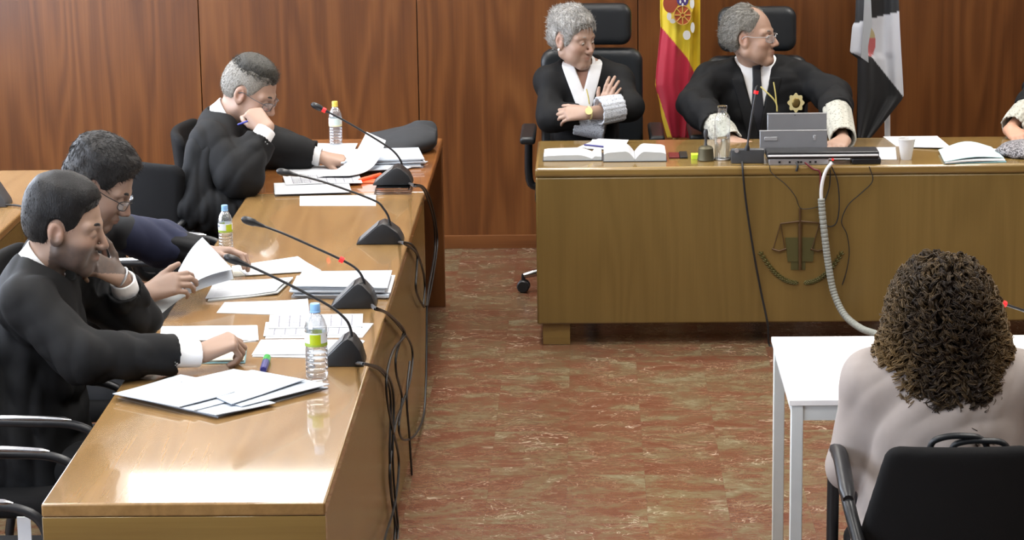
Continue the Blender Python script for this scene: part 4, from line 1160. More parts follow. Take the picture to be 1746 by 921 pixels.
t = thing('monitor', 'flat black monitor lying edge-on across the docking box on the bench', 'monitor', ((a[0] + b[0]) / 2, 10.54, zt_))
box('housing', a[0], b[0], 10.505, 10.62, zt_ + .0005, zt_ + .030, m_plast, t, bev=.006, seg=3)
box('highlight_strip', a[0] + .004, b[0] - .004, 10.5005, 10.504, zt_ + .011, zt_ + .019, m_polewhite, t, bev=.001, seg=1)  # highlight along the black bar, painted as a white strip
box('foot', (a[0] + b[0]) / 2 + .12, (a[0] + b[0]) / 2 + .24, 10.51, 10.60, ZB, zt_ + .0004, m_plast, t, bev=.006)
lp = PY(1420, 272, 10.4985); bm = bmesh.new(); bmesh.ops.create_uvsphere(bm, u_segments=10, v_segments=8, radius=.005); bmesh.ops.translate(bm, vec=tuple(lp), verts=bm.verts); fin(bm, 'indicator', m_led, t)
# ribbed conduit from the bar to the floor by the white table
t = thing('cable_conduit', 'grey ribbed cable conduit hanging in an arc down the bench front', 'conduit', PY(1410, 420, 10.47))
cp = catmull([PY(1419, 277, 10.478), PY(1408, 292, 10.474), PY(1401, 318, 10.472), PY(1401, 350, 10.47), PY(1407, 410, 10.465), PY(1413, 455, 10.46), PY(1422, 500, 10.45), PY(1440, 537, 10.40), PY(1468, 560, 10.28), PY(1500, 572, 10.1), PY(1530, 590, 9.9), np.array((1.5, 9.75, .02))], 14)
nc = len(cp); k0 = int(nc * .25)
bm = bmesh.new(); add_tube(bm, cp[:k0 + 1], .0075, 10); fin(bm, 'white_cable', m_polewhite, t, ang=1)
rib = []; rr = []
fine = catmull(cp[k0:], 3)
for i, p in enumerate(fine): rib.append(p); rr.append(.0150 if i % 5 else .0125)
bm = bmesh.new(); add_tube(bm, rib, rr, 12); fin(bm, 'ribbed_sleeve', m_conduit, t, ang=.9)
# thin loose wires down the bench front
def wire(label, pts, r=.0022, m=m_rubber):
    o = tube('wire', [PY(x, y, 10.482) for x, y in pts], r, m, None, 6, 8); tag(o, label, 'wire')
wire('thin wire slanting from the docking box to the sword hilt of the emblem', [(1312, 282), (1316, 295), (1340, 315), (1356, 335), (1364, 354), (1380, 356), (1404, 350)], .0018)
wire('black looped wire hanging right of the conduit', [(1418, 284), (1428, 310), (1431, 350), (1426, 380), (1412, 386), (1404, 372), (1404, 350), (1414, 320), (1416, 290)], .0025)
wire('long thin wire hanging far right of the conduit with a bend at its foot', [(1482, 284), (1488, 308), (1470, 328), (1446, 350), (1435, 378), (1444, 400), (1448, 430), (1444, 460), (1436, 486), (1442, 470)], .002)
# papers right of the tablets
tQ = thing('paper_pile', 'white papers under the right end of the black monitor', 'papers', PZ(1480, 262, DZ))
sheet('sheet', pzs([(1400, 273), (1529, 273), (1527, 252), (1440, 253)], ZB), m_paper, .003, 4, None, tQ)
tR = thing('paper_pile', 'white sheets spread behind the plastic cup', 'papers', PZ(1570, 243, DZ))
sheet('sheet', pzs([(1528, 250), (1604, 251), (1594, 233), (1506, 234)], ZB), m_blank, .003, 4, None, tR)
sheet('sheet', pzs([(1540, 251), (1622, 254), (1598, 234), (1530, 234)], ZB + .0033), m_blank, .002, 4, lambda u, v: .004 * u, tR)
c = PZ(1546, 273, ZB); c[1] += .02
t = thing('plastic_cup', 'white plastic cup on the bench in front of the sheets', 'cup', c)
hh = PY(1546, 236, c[1])[2] - ZB
lathe('cup', c, [(0, .003), (.022, 0), (.0225, .002), (.036, hh - .004), (.0385, hh - .003), (.0385, hh), (.0345, hh), (.0215, .006), (0, .006)], plain('translucent white plastic', (.80, .80, .80, 1), .4, trans=.25), t, 28)
# folder with pale blue cover
tS = thing('folder', 'bulging pale blue folder of papers at the right end of the bench', 'folder', PZ(1660, 262, DZ))
sheet('cover', pzs([(1612, 280), (1716, 277), (1700, 258), (1604, 262)], ZB), m_teal, .003, 6, None, tS)
sheet('page_block', pzs([(1612, 279), (1714, 275), (1698, 256), (1602, 260)], ZB + .0035), m_blank, .006, 10, lambda u, v: .004 * math.sin(PI * u), tS)
sheet('cover', pzs([(1610, 276), (1712, 270), (1690, 252), (1600, 256)], ZB + .0105), m_folder, .002, 14, lambda u, v: .030 * math.sin(PI * min(1, u * .95)) ** 1.3 * (.4 + .6 * v), tS)
def scarf_mat():
    m, nt, p = mat('dark patterned cloth')
    w = noise(nt, coords(nt), 90, 4, .6, 2.5)
    link(nt, ramp(nt, w, [(.46, (.02, .018, .022)), (.55, (.32, .31, .33))]), p.inputs['Base Color']); p.inputs['Roughness'].default_value = .8
    return m
F = Field((1.66, 10.52, .755), (2.05, 10.95, .85), .006)
F.ell((1.88, 10.72, .775), [nrm((1, .25, 0)), nrm((-.25, 1, 0)), (0, 0, 1)], (.19, .14, .045)); F.all(lambda X, Y, Z: (DZ + .002) - Z); F.disp(folds(4, .006, (1, 1, 0), .06))
o = F.mesh('patterned_scarf', scarf_mat()); tag(o, 'dark patterned cloth bundle at the right edge of the bench', 'cloth')

# witness microphone on the white table (base beyond the right edge)
c = (1.55, 7.4, WZ)
t = thing('gooseneck_microphone', 'microphone with red ring on the white table, right of the witness hair', 'microphone', c)
prism('base', [(c[0] - .06, c[1], WZ + .0003), (c[0] + .06, c[1], WZ + .0003), (c[0] + .055, c[1], WZ + .02), (c[0] + .01, c[1], WZ + .06), (c[0] - .02, c[1], WZ + .06)], np.array((0, .11, 0)), m_plast, t, bev=.003)
hp = [np.array((c[0] + .01, c[1] + .05, WZ + .055)), np.array((c[0] + .012, c[1] + .05, WZ + .11)), PY(1800, 548, 7.40), PY(1746, 530, 7.36), PY(1728, 524, 7.34), PY(1711, 518, 7.33)]
tube('gooseneck', hp, .0042, m_plast, t)
d = nrm(hp[-1] - hp[-2])
bm = bmesh.new(); add_tube(bm, [hp[-1] - d * .007, hp[-1] + d * .007], .0095, 12); fin(bm, 'light_ring', m_led, t)
bm = bmesh.new(); add_tube(bm, [hp[-1] + d * .008, hp[-1] + d * .02, hp[-1] + d * .045, hp[-1] + d * .052], [.009, .0125, .012, .004], 12); fin(bm, 'windscreen', m_plast, t)

# ------------------------------------------------------------------ flags
def vcol(name, rough=.75, tr=0):
    m, nt, p = mat(name)
    a = node(nt, 'ShaderNodeVertexColor', layer_name='tint')
    w = noise(nt, coords(nt, (900, 900, 900)), 1, 2)
    link(nt, mixc(nt, math_n(nt, 'MULTIPLY', w, .25), a.outputs[0], (.5, .5, .5, 1), 'MULTIPLY'), p.inputs['Base Color']); p.inputs['Roughness'].default_value = rough
    p.inputs['Sheen Weight'].default_value = .15
    return m
m_flag = vcol('dyed flag satin', .55)
def cloth_grid(name, outline, Y, colour, depth, parent, nu=90, nv=150):
    """outline(v) -> (x_left, x_right) in photo pixels at height fraction v (0 top .. 1 bottom) plus py; cloth hangs in folds"""
    bm = bmesh.new(); vs = []; cols = []
    for j in range(nv + 1):
        v = j / nv; xl, xr, py = outline(v)
        row = []
        for i in range(nu + 1):
            u = i / nu
            p = PY(xl + (xr - xl) * u, py(u) if callable(py) else py, Y + depth(u, v))
            row.append(bm.verts.new(p)); cols.append(colour(xl + (xr - xl) * u, py(u) if callable(py) else py, u, v))
        vs.append(row)
    for j in range(nv):
        for i in range(nu): bm.faces.new((vs[j][i], vs[j + 1][i], vs[j + 1][i + 1], vs[j][i + 1]))
    me = bpy.data.meshes.new(name); bm.normal_update(); bm.to_mesh(me); bm.free(); smooth(me)
    at = me.color_attributes.new('tint', 'FLOAT_COLOR', 'POINT'); at.data.foreach_set('color', np.array([(*c[:3], 1) for c in cols], np.float32).ravel())
    o = new_obj(name, me, m_flag, parent)
    md = o.modifiers.new('thickness', 'SOLIDIFY'); md.thickness = .003
    return o
RED, YEL, YEL2 = lin(200, 44, 70), lin(240, 214, 50), lin(226, 192, 30)
t = thing('flag', 'red and yellow flag with coat of arms between the two judges', 'flag', (.50, 12.05, 0), 'flags behind the bench')
tube('pole', [PY(1152, 236, 12.12) * (1, 1, 0) + (0, 0, .02), PY(1152, 200, 12.12), PY(1156, -220, 12.12)], .014, m_polewood, t, 12, 4)
lathe('stand', (PY(1152, 236, 12.12)[0], 12.12, 0), [(0, .0), (.15, 0), (.15, .02), (.03, .05), (.02, .09), (0, .09)], m_brass, t)
def o1(v):
    py = -190 + v * 425
    xl = np.interp(py, [-190, 30, 46, 110, 145, 172, 200, 236], [1128, 1126, 1127, 1120, 1117, 1124, 1128, 1138])
    xr = np.interp(py, [-190, 0, 120, 170, 236], [1196, 1194, 1194, 1192, 1178])
    return xl, xr, py
def c1_(x, y, u, v):
    # diagonal edge between yellow and red, and the yellow tail below
    edge = np.interp(x, [1120, 1127, 1148, 1173, 1196], [40, 46, 70, 101, 150])
    if y > 160 and x < np.interp(y, [160, 235], [1122, 1146]): return YEL2
    if y > edge: return RED if x > 1118 else YEL2
    return YEL if x < 1176 else YEL2
def d1_(u, v): return .018 * math.sin(u * 10 + 2.2 * v) + .006 * math.sin(u * 23 + 1) + (.03 if u > .74 else 0) * min(1, (u - .74) * 12)
fl = cloth_grid('cloth', o1, 12.0, c1_, d1_, t)
fl.name = 'cloth'
# coat of arms: raised appliques on the cloth
def disc(name, x, y, rx, ry, m, parent, dy=.0, n=28, Y=11.955, w=.004, a0=0, a1=2 * PI):
    bm = bmesh.new()
    c = bm.verts.new(PY(x, y, Y - dy)); ring = [bm.verts.new(PY(x + rx * math.cos(a0 + (a1 - a0) * k / n), y + ry * math.sin(a0 + (a1 - a0) * k / n), Y - dy)) for k in range(n + (0 if abs(a1 - a0 - 2 * PI) < 1e-3 else 1))]
    for k in range(len(ring) - (0 if abs(a1 - a0 - 2 * PI) < 1e-3 else 1)): bm.faces.new((c, ring[k], ring[(k + 1) % len(ring)]))
    r_ = bmesh.ops.extrude_face_region(bm, geom=list(bm.faces)); bmesh.ops.translate(bm, vec=(0, w, 0), verts=[g for g in r_['geom'] if isinstance(g, bmesh.types.BMVert)])
    return fin(bm, name, m, parent, sm=False)
m_arms_r = plain('embroidered rust red', lin(176, 84, 48), .7); m_arms_r2 = plain('embroidered brick red', lin(150, 66, 42), .7)
m_arms_g = plain('embroidered gold', lin(190, 150, 70), .6); m_arms_p = plain('embroidered violet', lin(70, 52, 110), .7); m_arms_w = plain('embroidered white', lin(214, 212, 206), .7)
emb = disc('coat_of_arms', 1160, 10, 22, 30, plain('embroidered yellow', lin(232, 206, 80), .6), fl, 0.0)
for px_, py_, rx_, ry_ in ((1141, 28, 4, 7), (1180, 6, 4, 9), (1147, 36, 5, 4)): disc('pillar', px_, py_, rx_, ry_, m_arms_w, emb, .002, 12)
disc('quarter', 1143, 6, 12.5, 16, m_arms_r2, emb, .003)
disc('quarter', 1164, 26, 15, 17, m_arms_r, emb, .005)
bm = bmesh.new()
for k in range(8):
    a = k * PI / 4
    add_tube(bm, [PY(1164 + 3 * math.cos(a), 26 + 3 * math.sin(a), 11.948), PY(1164 + 14 * math.cos(a), 26 + 15 * math.sin(a), 11.948)], .0032, 5)
ring = [PY(1164 + 14.5 * math.cos(a), 26 + 16.5 * math.sin(a), 11.948) for a in np.linspace(0, 2 * PI, 24)]
add_tube(bm, ring, .003, 5); ring = [PY(1164 + 4 * math.cos(a), 26 + 4 * math.sin(a), 11.948) for a in np.linspace(0, 2 * PI, 12)]; add_tube(bm, ring, .003, 5)
fin(bm, 'chains', m_arms_g, emb)
disc('shield', 1164, 0, 10, 11, m_arms_p, emb, .008)
for px_, py_ in ((1160, 3), (1168, 1), (1164, 8)): disc('lily', px_, py_, 1.6, 3, m_arms_w, emb, .011, 8)
disc('ribbon', 1171, 60, 6.5, 8, m_arms_w, fl, .0)
disc('ribbon', 1181, 47, 3.5, 9, m_arms_w, fl, .0)
# black and white flag
BLK, WHT, GRY = (.012, .012, .013), (.62, .63, .67), (.30, .31, .32)
t = thing('flag', 'black and white flag hanging on a white pole, right of the judges', 'flag', (1.33, 12.05, 0), 'flags behind the bench')
tube('pole', [PY(1513, 236, 12.14) * (1, 1, 0) + (0, 0, .02), PY(1513, 200, 12.14), PY(1500, -220, 12.14)], .014, m_polewhite, t, 12, 4)
lathe('stand', (PY(1513, 236, 12.14)[0], 12.14, 0), [(0, .0), (.15, 0), (.15, .02), (.03, .05), (.02, .09), (0, .09)], m_brass, t)
def o2(v):
    py = -190 + v * 427
    xl = np.interp(py, [-190, 35, 45, 90, 100, 237], [1466, 1458, 1453, 1449, 1462, 1462])
    xr = np.interp(py, [-190, 0, 60, 163, 170, 237], [1528, 1532, 1535, 1541, 1538, 1484])
    return xl, xr, py
def c2_(x, y, u, v):
    top = np.interp(x, [1449, 1472, 1484, 1532], [42, 36, 32, 20])
    if y < top: return BLK
    if x < 1474: low = np.interp(x, [1449, 1474], [88, 100])
    else: low = np.interp(x, [1474, 1487, 1541], [92, 98, 166])
    if y < low:
        if (x - 1481) ** 2 / 144 + (y - 72) ** 2 / 650 < 1 and x > 1480: return (.5, .12, .12) if y > 66 else (.45, .38, .2)
        return WHT
    return BLK
fl2 = cloth_grid('cloth', o2, 12.02, c2_, lambda u, v: .02 * math.sin(u * 8 + 1.5 * v + 2) + .005 * math.sin(u * 21), t)
bm = bmesh.new(); pts_ = [(1474, 0), (1485, -2), (1487, 40), (1480, 80), (1481, 107), (1468, 98), (1472, 45)]
vs = [bm.verts.new(PY(x, y, 11.95)) for x, y in pts_]; bm.faces.new(vs)
r_ = bmesh.ops.extrude_face_region(bm, geom=list(bm.faces)); bmesh.ops.translate(bm, vec=(0, .012, 0), verts=[g for g in r_['geom'] if isinstance(g, bmesh.types.BMVert)])
fin(bm, 'grey_fold', plain('grey satin ribbon', (.33, .34, .35, 1), .5), fl2, sm=False)
# ------------------------------------------------------------------ people
HV = .003    # voxel of skin and heads
CV = .005    # voxel of clothes
class Head:
    """local axes: x forward, y left, z up; origin between the ear canals at eye level"""
    def __init__(s, o, fwd, up=(0, 0, 1), k=1.06):
        s.o = np.array(o, float); s.k = k
        f = nrm(fwd); u = np.array(up, float); u = nrm(u - f * u.dot(f)); s.A = np.array([f, np.cross(u, f), u])
    def w(s, p): return s.o + s.k * (np.array(p, float) @ s.A)
    def loc(s, X, Y, Z):
        px, py, pz = X - s.o[0], Y - s.o[1], Z - s.o[2]
        return [(px * s.A[i][0] + py * s.A[i][1] + pz * s.A[i][2]) / s.k for i in range(3)]
def dell(x, y, z, c, r):
    a, b, d = (x - c[0]) / r[0], (y - c[1]) / r[1], (z - c[2]) / r[2]
    k0 = np.sqrt(a * a + b * b + d * d); k1 = np.sqrt((a / r[0]) ** 2 + (b / r[1]) ** 2 + (d / r[2]) ** 2) + 1e-6
    return k0 * (k0 - 1) / k1
def dcone(x, y, z, a, b, ra, rb):
    ba = [b[i] - a[i] for i in range(3)]; L2 = sum(q * q for q in ba)
    px, py, pz = x - a[0], y - a[1], z - a[2]
    t = np.clip((px * ba[0] + py * ba[1] + pz * ba[2]) / L2, 0, 1)
    return np.sqrt((px - t * ba[0]) ** 2 + (py - t * ba[1]) ** 2 + (pz - t * ba[2]) ** 2) - (ra + (rb - ra) * t)
def cranium(x, y, z): return smin(dell(x, y, z, (-.018, 0, .042), (.098, .077, .088)), dell(x, y, z, (-.03, 0, .0), (.082, .070, .075)), .03)
def head_d(x, y, z, jaw=1.0, chub=0.0, nose=1.0, eyes_shut=False):
    ay = np.abs(y)
    d = cranium(x, y, z)
    d = smin(d, dell(x, y, z, (.030, 0, -.020), (.060, .060 + chub * .3, .088)), .035)
    d = smin(d, dcone(x, ay, z, (.0, .052 + chub * .5, -.062), (.070, .014, -.104), .020 + chub, .017 * jaw + chub * .5), .03)   # jaw line
    d = smin(d, dcone(x, ay, z, (.066, .0, -.104), (.074, .010, -.100), .017, .017), .018)          # chin
    d = smin(d, dell(x, ay, z, (.055, .040, -.030), (.030, .024 + chub, .026)), .022)            # cheek bones
    d = smin(d, dell(x, ay, z, (.045, .040, -.066), (.030, .020 + chub * 1.3, .03)), .02)
    d = smin(d, dcone(x, ay, z, (.082, .010, .024), (.066, .050, .022), .011, .011), .014)           # brow
    d = smax(d, -dell(x, ay, z, (.096, .032, .004), (.020, .021, .014)), .012)                    # sockets
    d = smin(d, dell(x, ay, z, (.076, .032, .003), (.0135, .0145, .0135)), .004)                   # lids
    if not eyes_shut: d = smax(d, -dell(x, ay, z, (.0925, .0325, .002), (.010, .0115, .0042)), .002)  # opening
    d = smin(d, dcone(x, y, z, (.086, 0, .016), (.1115, 0, -.030), .0072, .0105 * nose), .011)  # nose
    d = smin(d, dell(x, ay, z, (.100, .0125, -.036), (.0115, .0080, .0085)), .007)
    d = smax(d, -dell(x, ay, z, (.103, .0075, -.0455), (.006, .0035, .0035)), .003)
    d = smin(d, dell(x, y, z, (.079, 0, -.066), (.0195, .026, .020)), .015)
    d = smin(d, dcone(x, ay, z, (.0985, 0, -.0605), (.088, .023, -.0655), .0048, .0022), .005)     # lips
    d = smin(d, dcone(x, ay, z, (.0970, 0, -.0715), (.087, .021, -.0675), .0054, .0026), .005)
    d = smax(d, -dcone(x, ay, z, (.1055, 0, -.0655), (.089, .027, -.0672), .0022, .0016), .003)
    e = dell(x * .966 + z * .26 + .012, ay - .080 - .18 * np.maximum(-(x + .01), 0), z * .966 - x * .26 + .006, (0, 0, 0), (.021, .0085, .034))
    e = smax(e, -dell(x + .006, ay - .089, z + .004, (0, 0, 0), (.012, .0075, .021)), .004)
    e = smin(e, dell(x + .0, ay - .078, z + .010, (0, 0, 0), (.006, .008, .008)), .004)
    return smin(d, e, .008)

def hand(F, W, d, n, side, sz=1.0, curls=None, spread=.06, thumb=(.75, .55, -.1, .5), k=.006):
    """W wrist, d towards the knuckles, n out of the back of the hand; curls per finger (3 joint angles)"""
    W = np.array(W, float); d = nrm(d); n = np.array(n, float); n = nrm(n - d * n.dot(d))
    s = np.cross(n, d) * (1 if side == 'R' else -1)
    curls = curls or [(.35, .5, .3)] * 4
    if len(curls) == 1: curls = curls * 4
    offs = (.027, .0095, -.0085, -.026); fw = (.088, .092, .087, .078)
    lens = ((.044, .026, .020), (.048, .030, .021), (.045, .028, .020), (.036, .021, .018)); rad = (.0090, .0092, .0088, .0078)
    for i in range(4):
        kn = W + d * fw[i] * sz + s * offs[i] * sz
        F.cone(W + s * offs[i] * .62 * sz + d * .004, kn, .0165 * sz, .0115 * sz, .014)
        a = 0; p = kn; ds = nrm(d + s * spread * (1.5 - i))
        for j in range(3):
            a += curls[i][j]; q = p + (ds * math.cos(a) - n * math.sin(a)) * lens[i][j] * sz
            F.cone(p, q, (rad[i] - j * .0007) * sz * 1.06, (rad[i] - (j + 1) * .0007) * sz * 1.06, k if j == 0 else .003); p = q
    F.ell(W + d * .05 * sz - n * .006 * sz + s * .012 * sz, [d, s, n], (.045 * sz, .030 * sz, .016 * sz), .012)
    a, b, c_, bend = thumb
    t1 = nrm(d * a + s * b + n * c_)
    p0 = W + d * .018 * sz + s * .022 * sz - n * .006 * sz
    p1 = p0 + t1 * .045 * sz; t2 = nrm(t1 + (d * .8 - s * .5 - n * .2) * bend); p2 = p1 + t2 * .033 * sz; t3 = nrm(t2 + (d * .5 - s * .6 - n * .3) * bend); p3 = p2 + t3 * .025 * sz
    F.cone(p0, p1, .0155 * sz, .0118 * sz, .012); F.cone(p1, p2, .0112 * sz, .0100 * sz, .004); F.cone(p2, p3, .0102 * sz, .0080 * sz, .003)

def spine(P):
    """list of (centre, half width, half depth) from neck base to hips"""
    return [np.array(p, float) for p in P]
class Person:
    def __init__(s, label, head, neck, shl, shr, hip, lateral=None, wid=1.0, dep=1.0, skin=(.50, .27, .18), **kw):
        s.head, s.neck, s.shl, s.shr, s.hip = head, np.array(neck, float), np.array(shl, float), np.array(shr, float), np.array(hip, float)
        s.lat = nrm(s.shl - s.shr if lateral is None else lateral)
        s.up = nrm(s.neck - s.hip); s.lat = nrm(s.lat - s.up * s.lat.dot(s.up)); s.fr = np.cross(s.lat, s.up)
        s.wid, s.dep, s.skin, s.label = wid, dep, skin, label
        s.bulge = kw.get('bulge', 0.0)
    def torso(s, F, infl=0., k=.06, lo=0., hi=1.0):
        """smooth stack of ellipsoids"""
        L = np.linalg.norm(s.neck - s.hip)
        W_ = [(.06, .105, .075, -.005), (.20, .165, .100, .0), (.38, .178, .122, .012), (.58, .165, .122, .016), (.78, .162, .125, .018), (1.0, .178, .130, .01)]
        for t, w, d, f in W_:
            if t < lo or t > hi: continue
            c = s.neck + (s.hip - s.neck) * t + s.fr * f
            F.ell(c, [s.lat, s.fr, s.up], (w * s.wid + infl, d * s.dep + infl + (s.bulge if t > .5 else 0), .085 + infl), k)
        for sh in (s.shl, s.shr):
            F.cone(s.neck + (sh - s.neck) * .25 - s.up * .02, sh, .050 + infl, .058 + infl, k)
    def arm(s, F, sh, el, wr, infl=0., r=(.056, .047, .044, .027), k=.03):
        F.cone(sh, el, r[0] + infl, r[1] + infl, k); F.cone(el, wr, r[2] + infl, r[3] + infl, k)
def tint_fn(P, cfg):
    H = P.head; base = np.array(P.skin)
    def f(V):
        x, y, z = H.loc(V[:, 0], V[:, 1], V[:, 2]); ay = np.abs(y)
        c = np.tile(base, (len(V), 1)).astype(float)
        def blend(m, col): 
            nonlocal c
            m = np.clip(m, 0, 1)[:, None]; c = c * (1 - m) + np.array(col) * m
        red = base * (1.10, .74, .66)
        blend(.55 * np.exp(-((x - .105) ** 2 + y ** 2 + (z + .03) ** 2) / .018 ** 2), red)
        blend(.40 * np.exp(-((x - .07) ** 2 + (ay - .045) ** 2 + (z + .03) ** 2) / .022 ** 2), red)
        blend(.50 * np.exp(-((x + .01) ** 2 + (ay - .088) ** 2 + (z + .0) ** 2) / .025 ** 2), red)
        blend(.75 * np.exp(-(((x - .098) / .012) ** 2 + (ay / .020) ** 2 + ((z + .066) / .0085) ** 2)) * (x > .085), base * (.92, .52, .48))
        if cfg.get('stubble'):
            m = 1 / (1 + np.exp(-( -z - .030 + .35 * np.maximum(0, .03 - x)) / .006)) * (x > -.02) * (ay > -1) * (z > -.13)
            m = m * (1 - np.exp(-(((x - .098) / .014) ** 2 + (ay / .024) ** 2 + ((z + .066) / .008) ** 2)))
            blend(cfg['stubble'] * m, (.035, .030, .028))
        c = np.concatenate([c, np.ones((len(V), 1))], 1); return c
    return f
def eyes(P, o, shut=False, look=(1, 0, 0)):
    H = P.head
    for sgn in (-1, 1):
        bm = bmesh.new(); bmesh.ops.create_uvsphere(bm, u_segments=16, v_segments=12, radius=.0122 * H.k)
        bmesh.ops.translate(bm, vec=tuple(H.w((.0765, sgn * .032, .0025))), verts=bm.verts)
        e = fin(bm, 'eye', m_sclera, o, ang=2)
        lk = nrm(look); bm = bmesh.new(); bmesh.ops.create_uvsphere(bm, u_segments=12, v_segments=8, radius=.0056 * H.k)
        bmesh.ops.translate(bm, vec=tuple(H.w(np.array((.0765, sgn * .032, .0025)) + np.array(lk) * .0076)), verts=bm.verts)
        fin(bm, 'iris', m_iris, e, ang=2)
def brows(P, o, m, th=.0042):
    H = P.head
    for sgn in (-1, 1):
        pts = [H.w((.089, sgn * .012, .024)), H.w((.086, sgn * .028, .030)), H.w((.071, sgn * .048, .026))]
        bm = bmesh.new(); pp = catmull(pts, 6); add_tube(bm, pp, [th * .6] + [th] * (len(pp) - 2) + [th * .4], 6); fin(bm, 'eyebrow', m, o, ang=2)
def hairline(front, side, back, temple=.0):
    """returns z of the hair edge as function of local x, |y|"""
    return lambda x, ay: np.interp(x, [-.12, -.04, -.015, .020, .034, .050, .070, .088, .12], [back, back + .01, side - .01, side - .030, side - .026, side + .036 + temple, front - .014, front, front + .012])
def hair_cap(P, o, m, name, thick, line, extra=None, lump=.0, seed=1, h=None, taper=.035):
    H = P.head; h = h or HV
    F = Field(H.o - .22 * H.k, H.o + .22 * H.k, h)
    def fn(X, Y, Z):
        x, y, z = H.loc(X, Y, Z); ay = np.abs(y)
        lz = line(x, ay); tp = np.clip((z - lz) / taper, 0, 1)
        d = cranium(x, y, z) - (thick(x, ay, z) if callable(thick) else thick) * tp - .0015
        if extra is not None: d = smin(d, extra(x, y, z), .02)
        d = smax(d, (lz - z) * .8, .006)
        d = smax(d, -(dell(x, ay, z, (-.010, .080, -.004), (.024, .02, .038))), .004)
        return d * H.k
    F.all(fn, 'u')
    if lump:
        r = np.random.RandomState(seed); ks = r.randn(8, 3) * 70; ph = r.rand(8) * 6.28
        F.disp(lambda X, Y, Z: lump * sum(np.sin(k[0] * X + k[1] * Y + k[2] * Z * .6 + p) for k, p in zip(ks, ph)) * .4)
    return F.mesh(name, m, o, 1)
def strands(P, o, m, cap, n, L, flow, seed=1, r=.0008, lift=.15, wob=.35, keep=None):
    """fine hairs lying on a hair cap, following a flow direction given in head axes"""
    H = P.head; me = cap.data; nv = len(me.vertices)
    co = np.empty(nv * 3, np.float32); me.vertices.foreach_get('co', co); co = co.reshape(-1, 3).astype(float)
    no = np.empty(nv * 3, np.float32); me.vertices.foreach_get('normal', no); no = no.reshape(-1, 3).astype(float)
    rr = np.random.RandomState(seed)
    x, y, z = H.loc(co[:, 0], co[:, 1], co[:, 2]); out = ((np.stack([x + .018, y, z - .02], 1) @ H.A) * no).sum(1) > 0
    if keep is not None: out &= keep(x, np.abs(y), z)
    i = rr.choice(np.where(out)[0], n); q = co[i] - no[i] * .001; n_ = no[i]
    fl = np.tile(np.array(flow, float), (n, 1)); fl[:, 1] += np.sign(y[i]) * .3
    fl = fl @ H.A + rr.randn(n, 3) * wob
    pts = [q]; K = 5
    for s_ in range(K - 1):
        t = fl - n_ * (fl * n_).sum(1)[:, None] * (1 - .1 * s_) + n_ * lift; t /= np.linalg.norm(t, axis=1)[:, None] + 1e-6
        q = q + t * (L * rr.uniform(.6, 1.3, n) / (K - 1))[:, None]; pts.append(q)
    c_ = np.stack(pts, 1); tt = np.gradient(c_, axis=1); u_ = np.cross(tt, n_[:, None, :] + 1e-3); u_ /= np.linalg.norm(u_, axis=2)[:, :, None] + 1e-9
    v_ = np.cross(tt, u_); v_ /= np.linalg.norm(v_, axis=2)[:, :, None] + 1e-9; w = (r * np.array((.8, 1, .9, .7, .25)))[None, :, None]
    ring = np.stack([c_ + u_ * w, c_ - u_ * w * .5 + v_ * w * .87, c_ - u_ * w * .5 - v_ * w * .87], 2)
    base = (np.arange(n * K).reshape(n, K) * 3)[:, :-1].ravel()
    fa = np.concatenate([np.stack([base + a, base + (a + 1) % 3, base + 3 + (a + 1) % 3, base + 3 + a], 1) for a in range(3)]).astype(np.int32)
    va = ring.reshape(-1, 3).astype(np.float32); ms = bpy.data.meshes.new('hair_strands')
    ms.vertices.add(len(va)); ms.vertices.foreach_set('co', va.ravel()); ms.loops.add(fa.size); ms.loops.foreach_set('vertex_index', fa.ravel())
    ms.polygons.add(len(fa)); ms.polygons.foreach_set('loop_start', np.arange(0, fa.size, 4, dtype=np.int32)); ms.update(calc_edges=True); ms.polygons.foreach_set('use_smooth', np.ones(len(fa), bool))
    return new_obj('hair_strands', ms, m, o)
def glasses(P, o, m, y_off=0., rim=True, z0=0.0, temple_end=-.005):
    H = P.head; fr = None
    bm = bmesh.new()
    cx_, w, h = .034, .025, .017
    for sgn in (-1, 1):
        ring = []
        for k in range(25):
            a = 2 * PI * k / 24; ca, sa = math.cos(a), math.sin(a)
            q = (abs(ca) ** 3 + abs(sa) ** 3) ** (-1 / 3)
            yy = cx_ + w * ca * q * .95; zz = z0 - .004 + h * sa * q * .95
            ring.append(H.w((.1045 - .9 * max(0, yy - .02) ** 2 / .06, sgn * yy, zz)))
        add_tube(bm, ring, .0013 * H.k, 6)
        add_tube(bm, catmull([H.w((.098, sgn * (cx_ + w), z0 + .004)), H.w((.088, sgn * .071, z0 + .007)), H.w((.04, sgn * .080, z0 + .007)), H.w((temple_end, sgn * .084, z0 + .010)), H.w((temple_end - .02, sgn * .085, z0 - .004))], 5), .0014 * H.k, 6)
    add_tube(bm, catmull([H.w((.1045, -.010, z0 + .002)), H.w((.111, 0, z0 + .005)), H.w((.1045, .010, z0 + .002))], 5), .0013 * H.k, 6)
    g = fin(bm, 'glasses', m, o, ang=2)
    for sgn in (-1, 1):
        bm = bmesh.new(); vs = []
        for k in range(24):
            a = 2 * PI * k / 24; ca, sa = math.cos(a), math.sin(a); q = (abs(ca) ** 3 + abs(sa) ** 3) ** (-1 / 3)
            yy = cx_ + w * ca * q * .94; vs.append(bm.verts.new(H.w((.1043 - .9 * max(0, yy - .02) ** 2 / .06, sgn * yy, z0 - .004 + h * sa * q * .94))))
        bm.faces.new(vs); r_ = bmesh.ops.extrude_face_region(bm, geom=list(bm.faces))
        bmesh.ops.translate(bm, vec=tuple(H.A[0] * .001), verts=[v for v in r_['geom'] if isinstance(v, bmesh.types.BMVert)])
        fin(bm, 'lens', m_lens, g, sm=False)
    return g
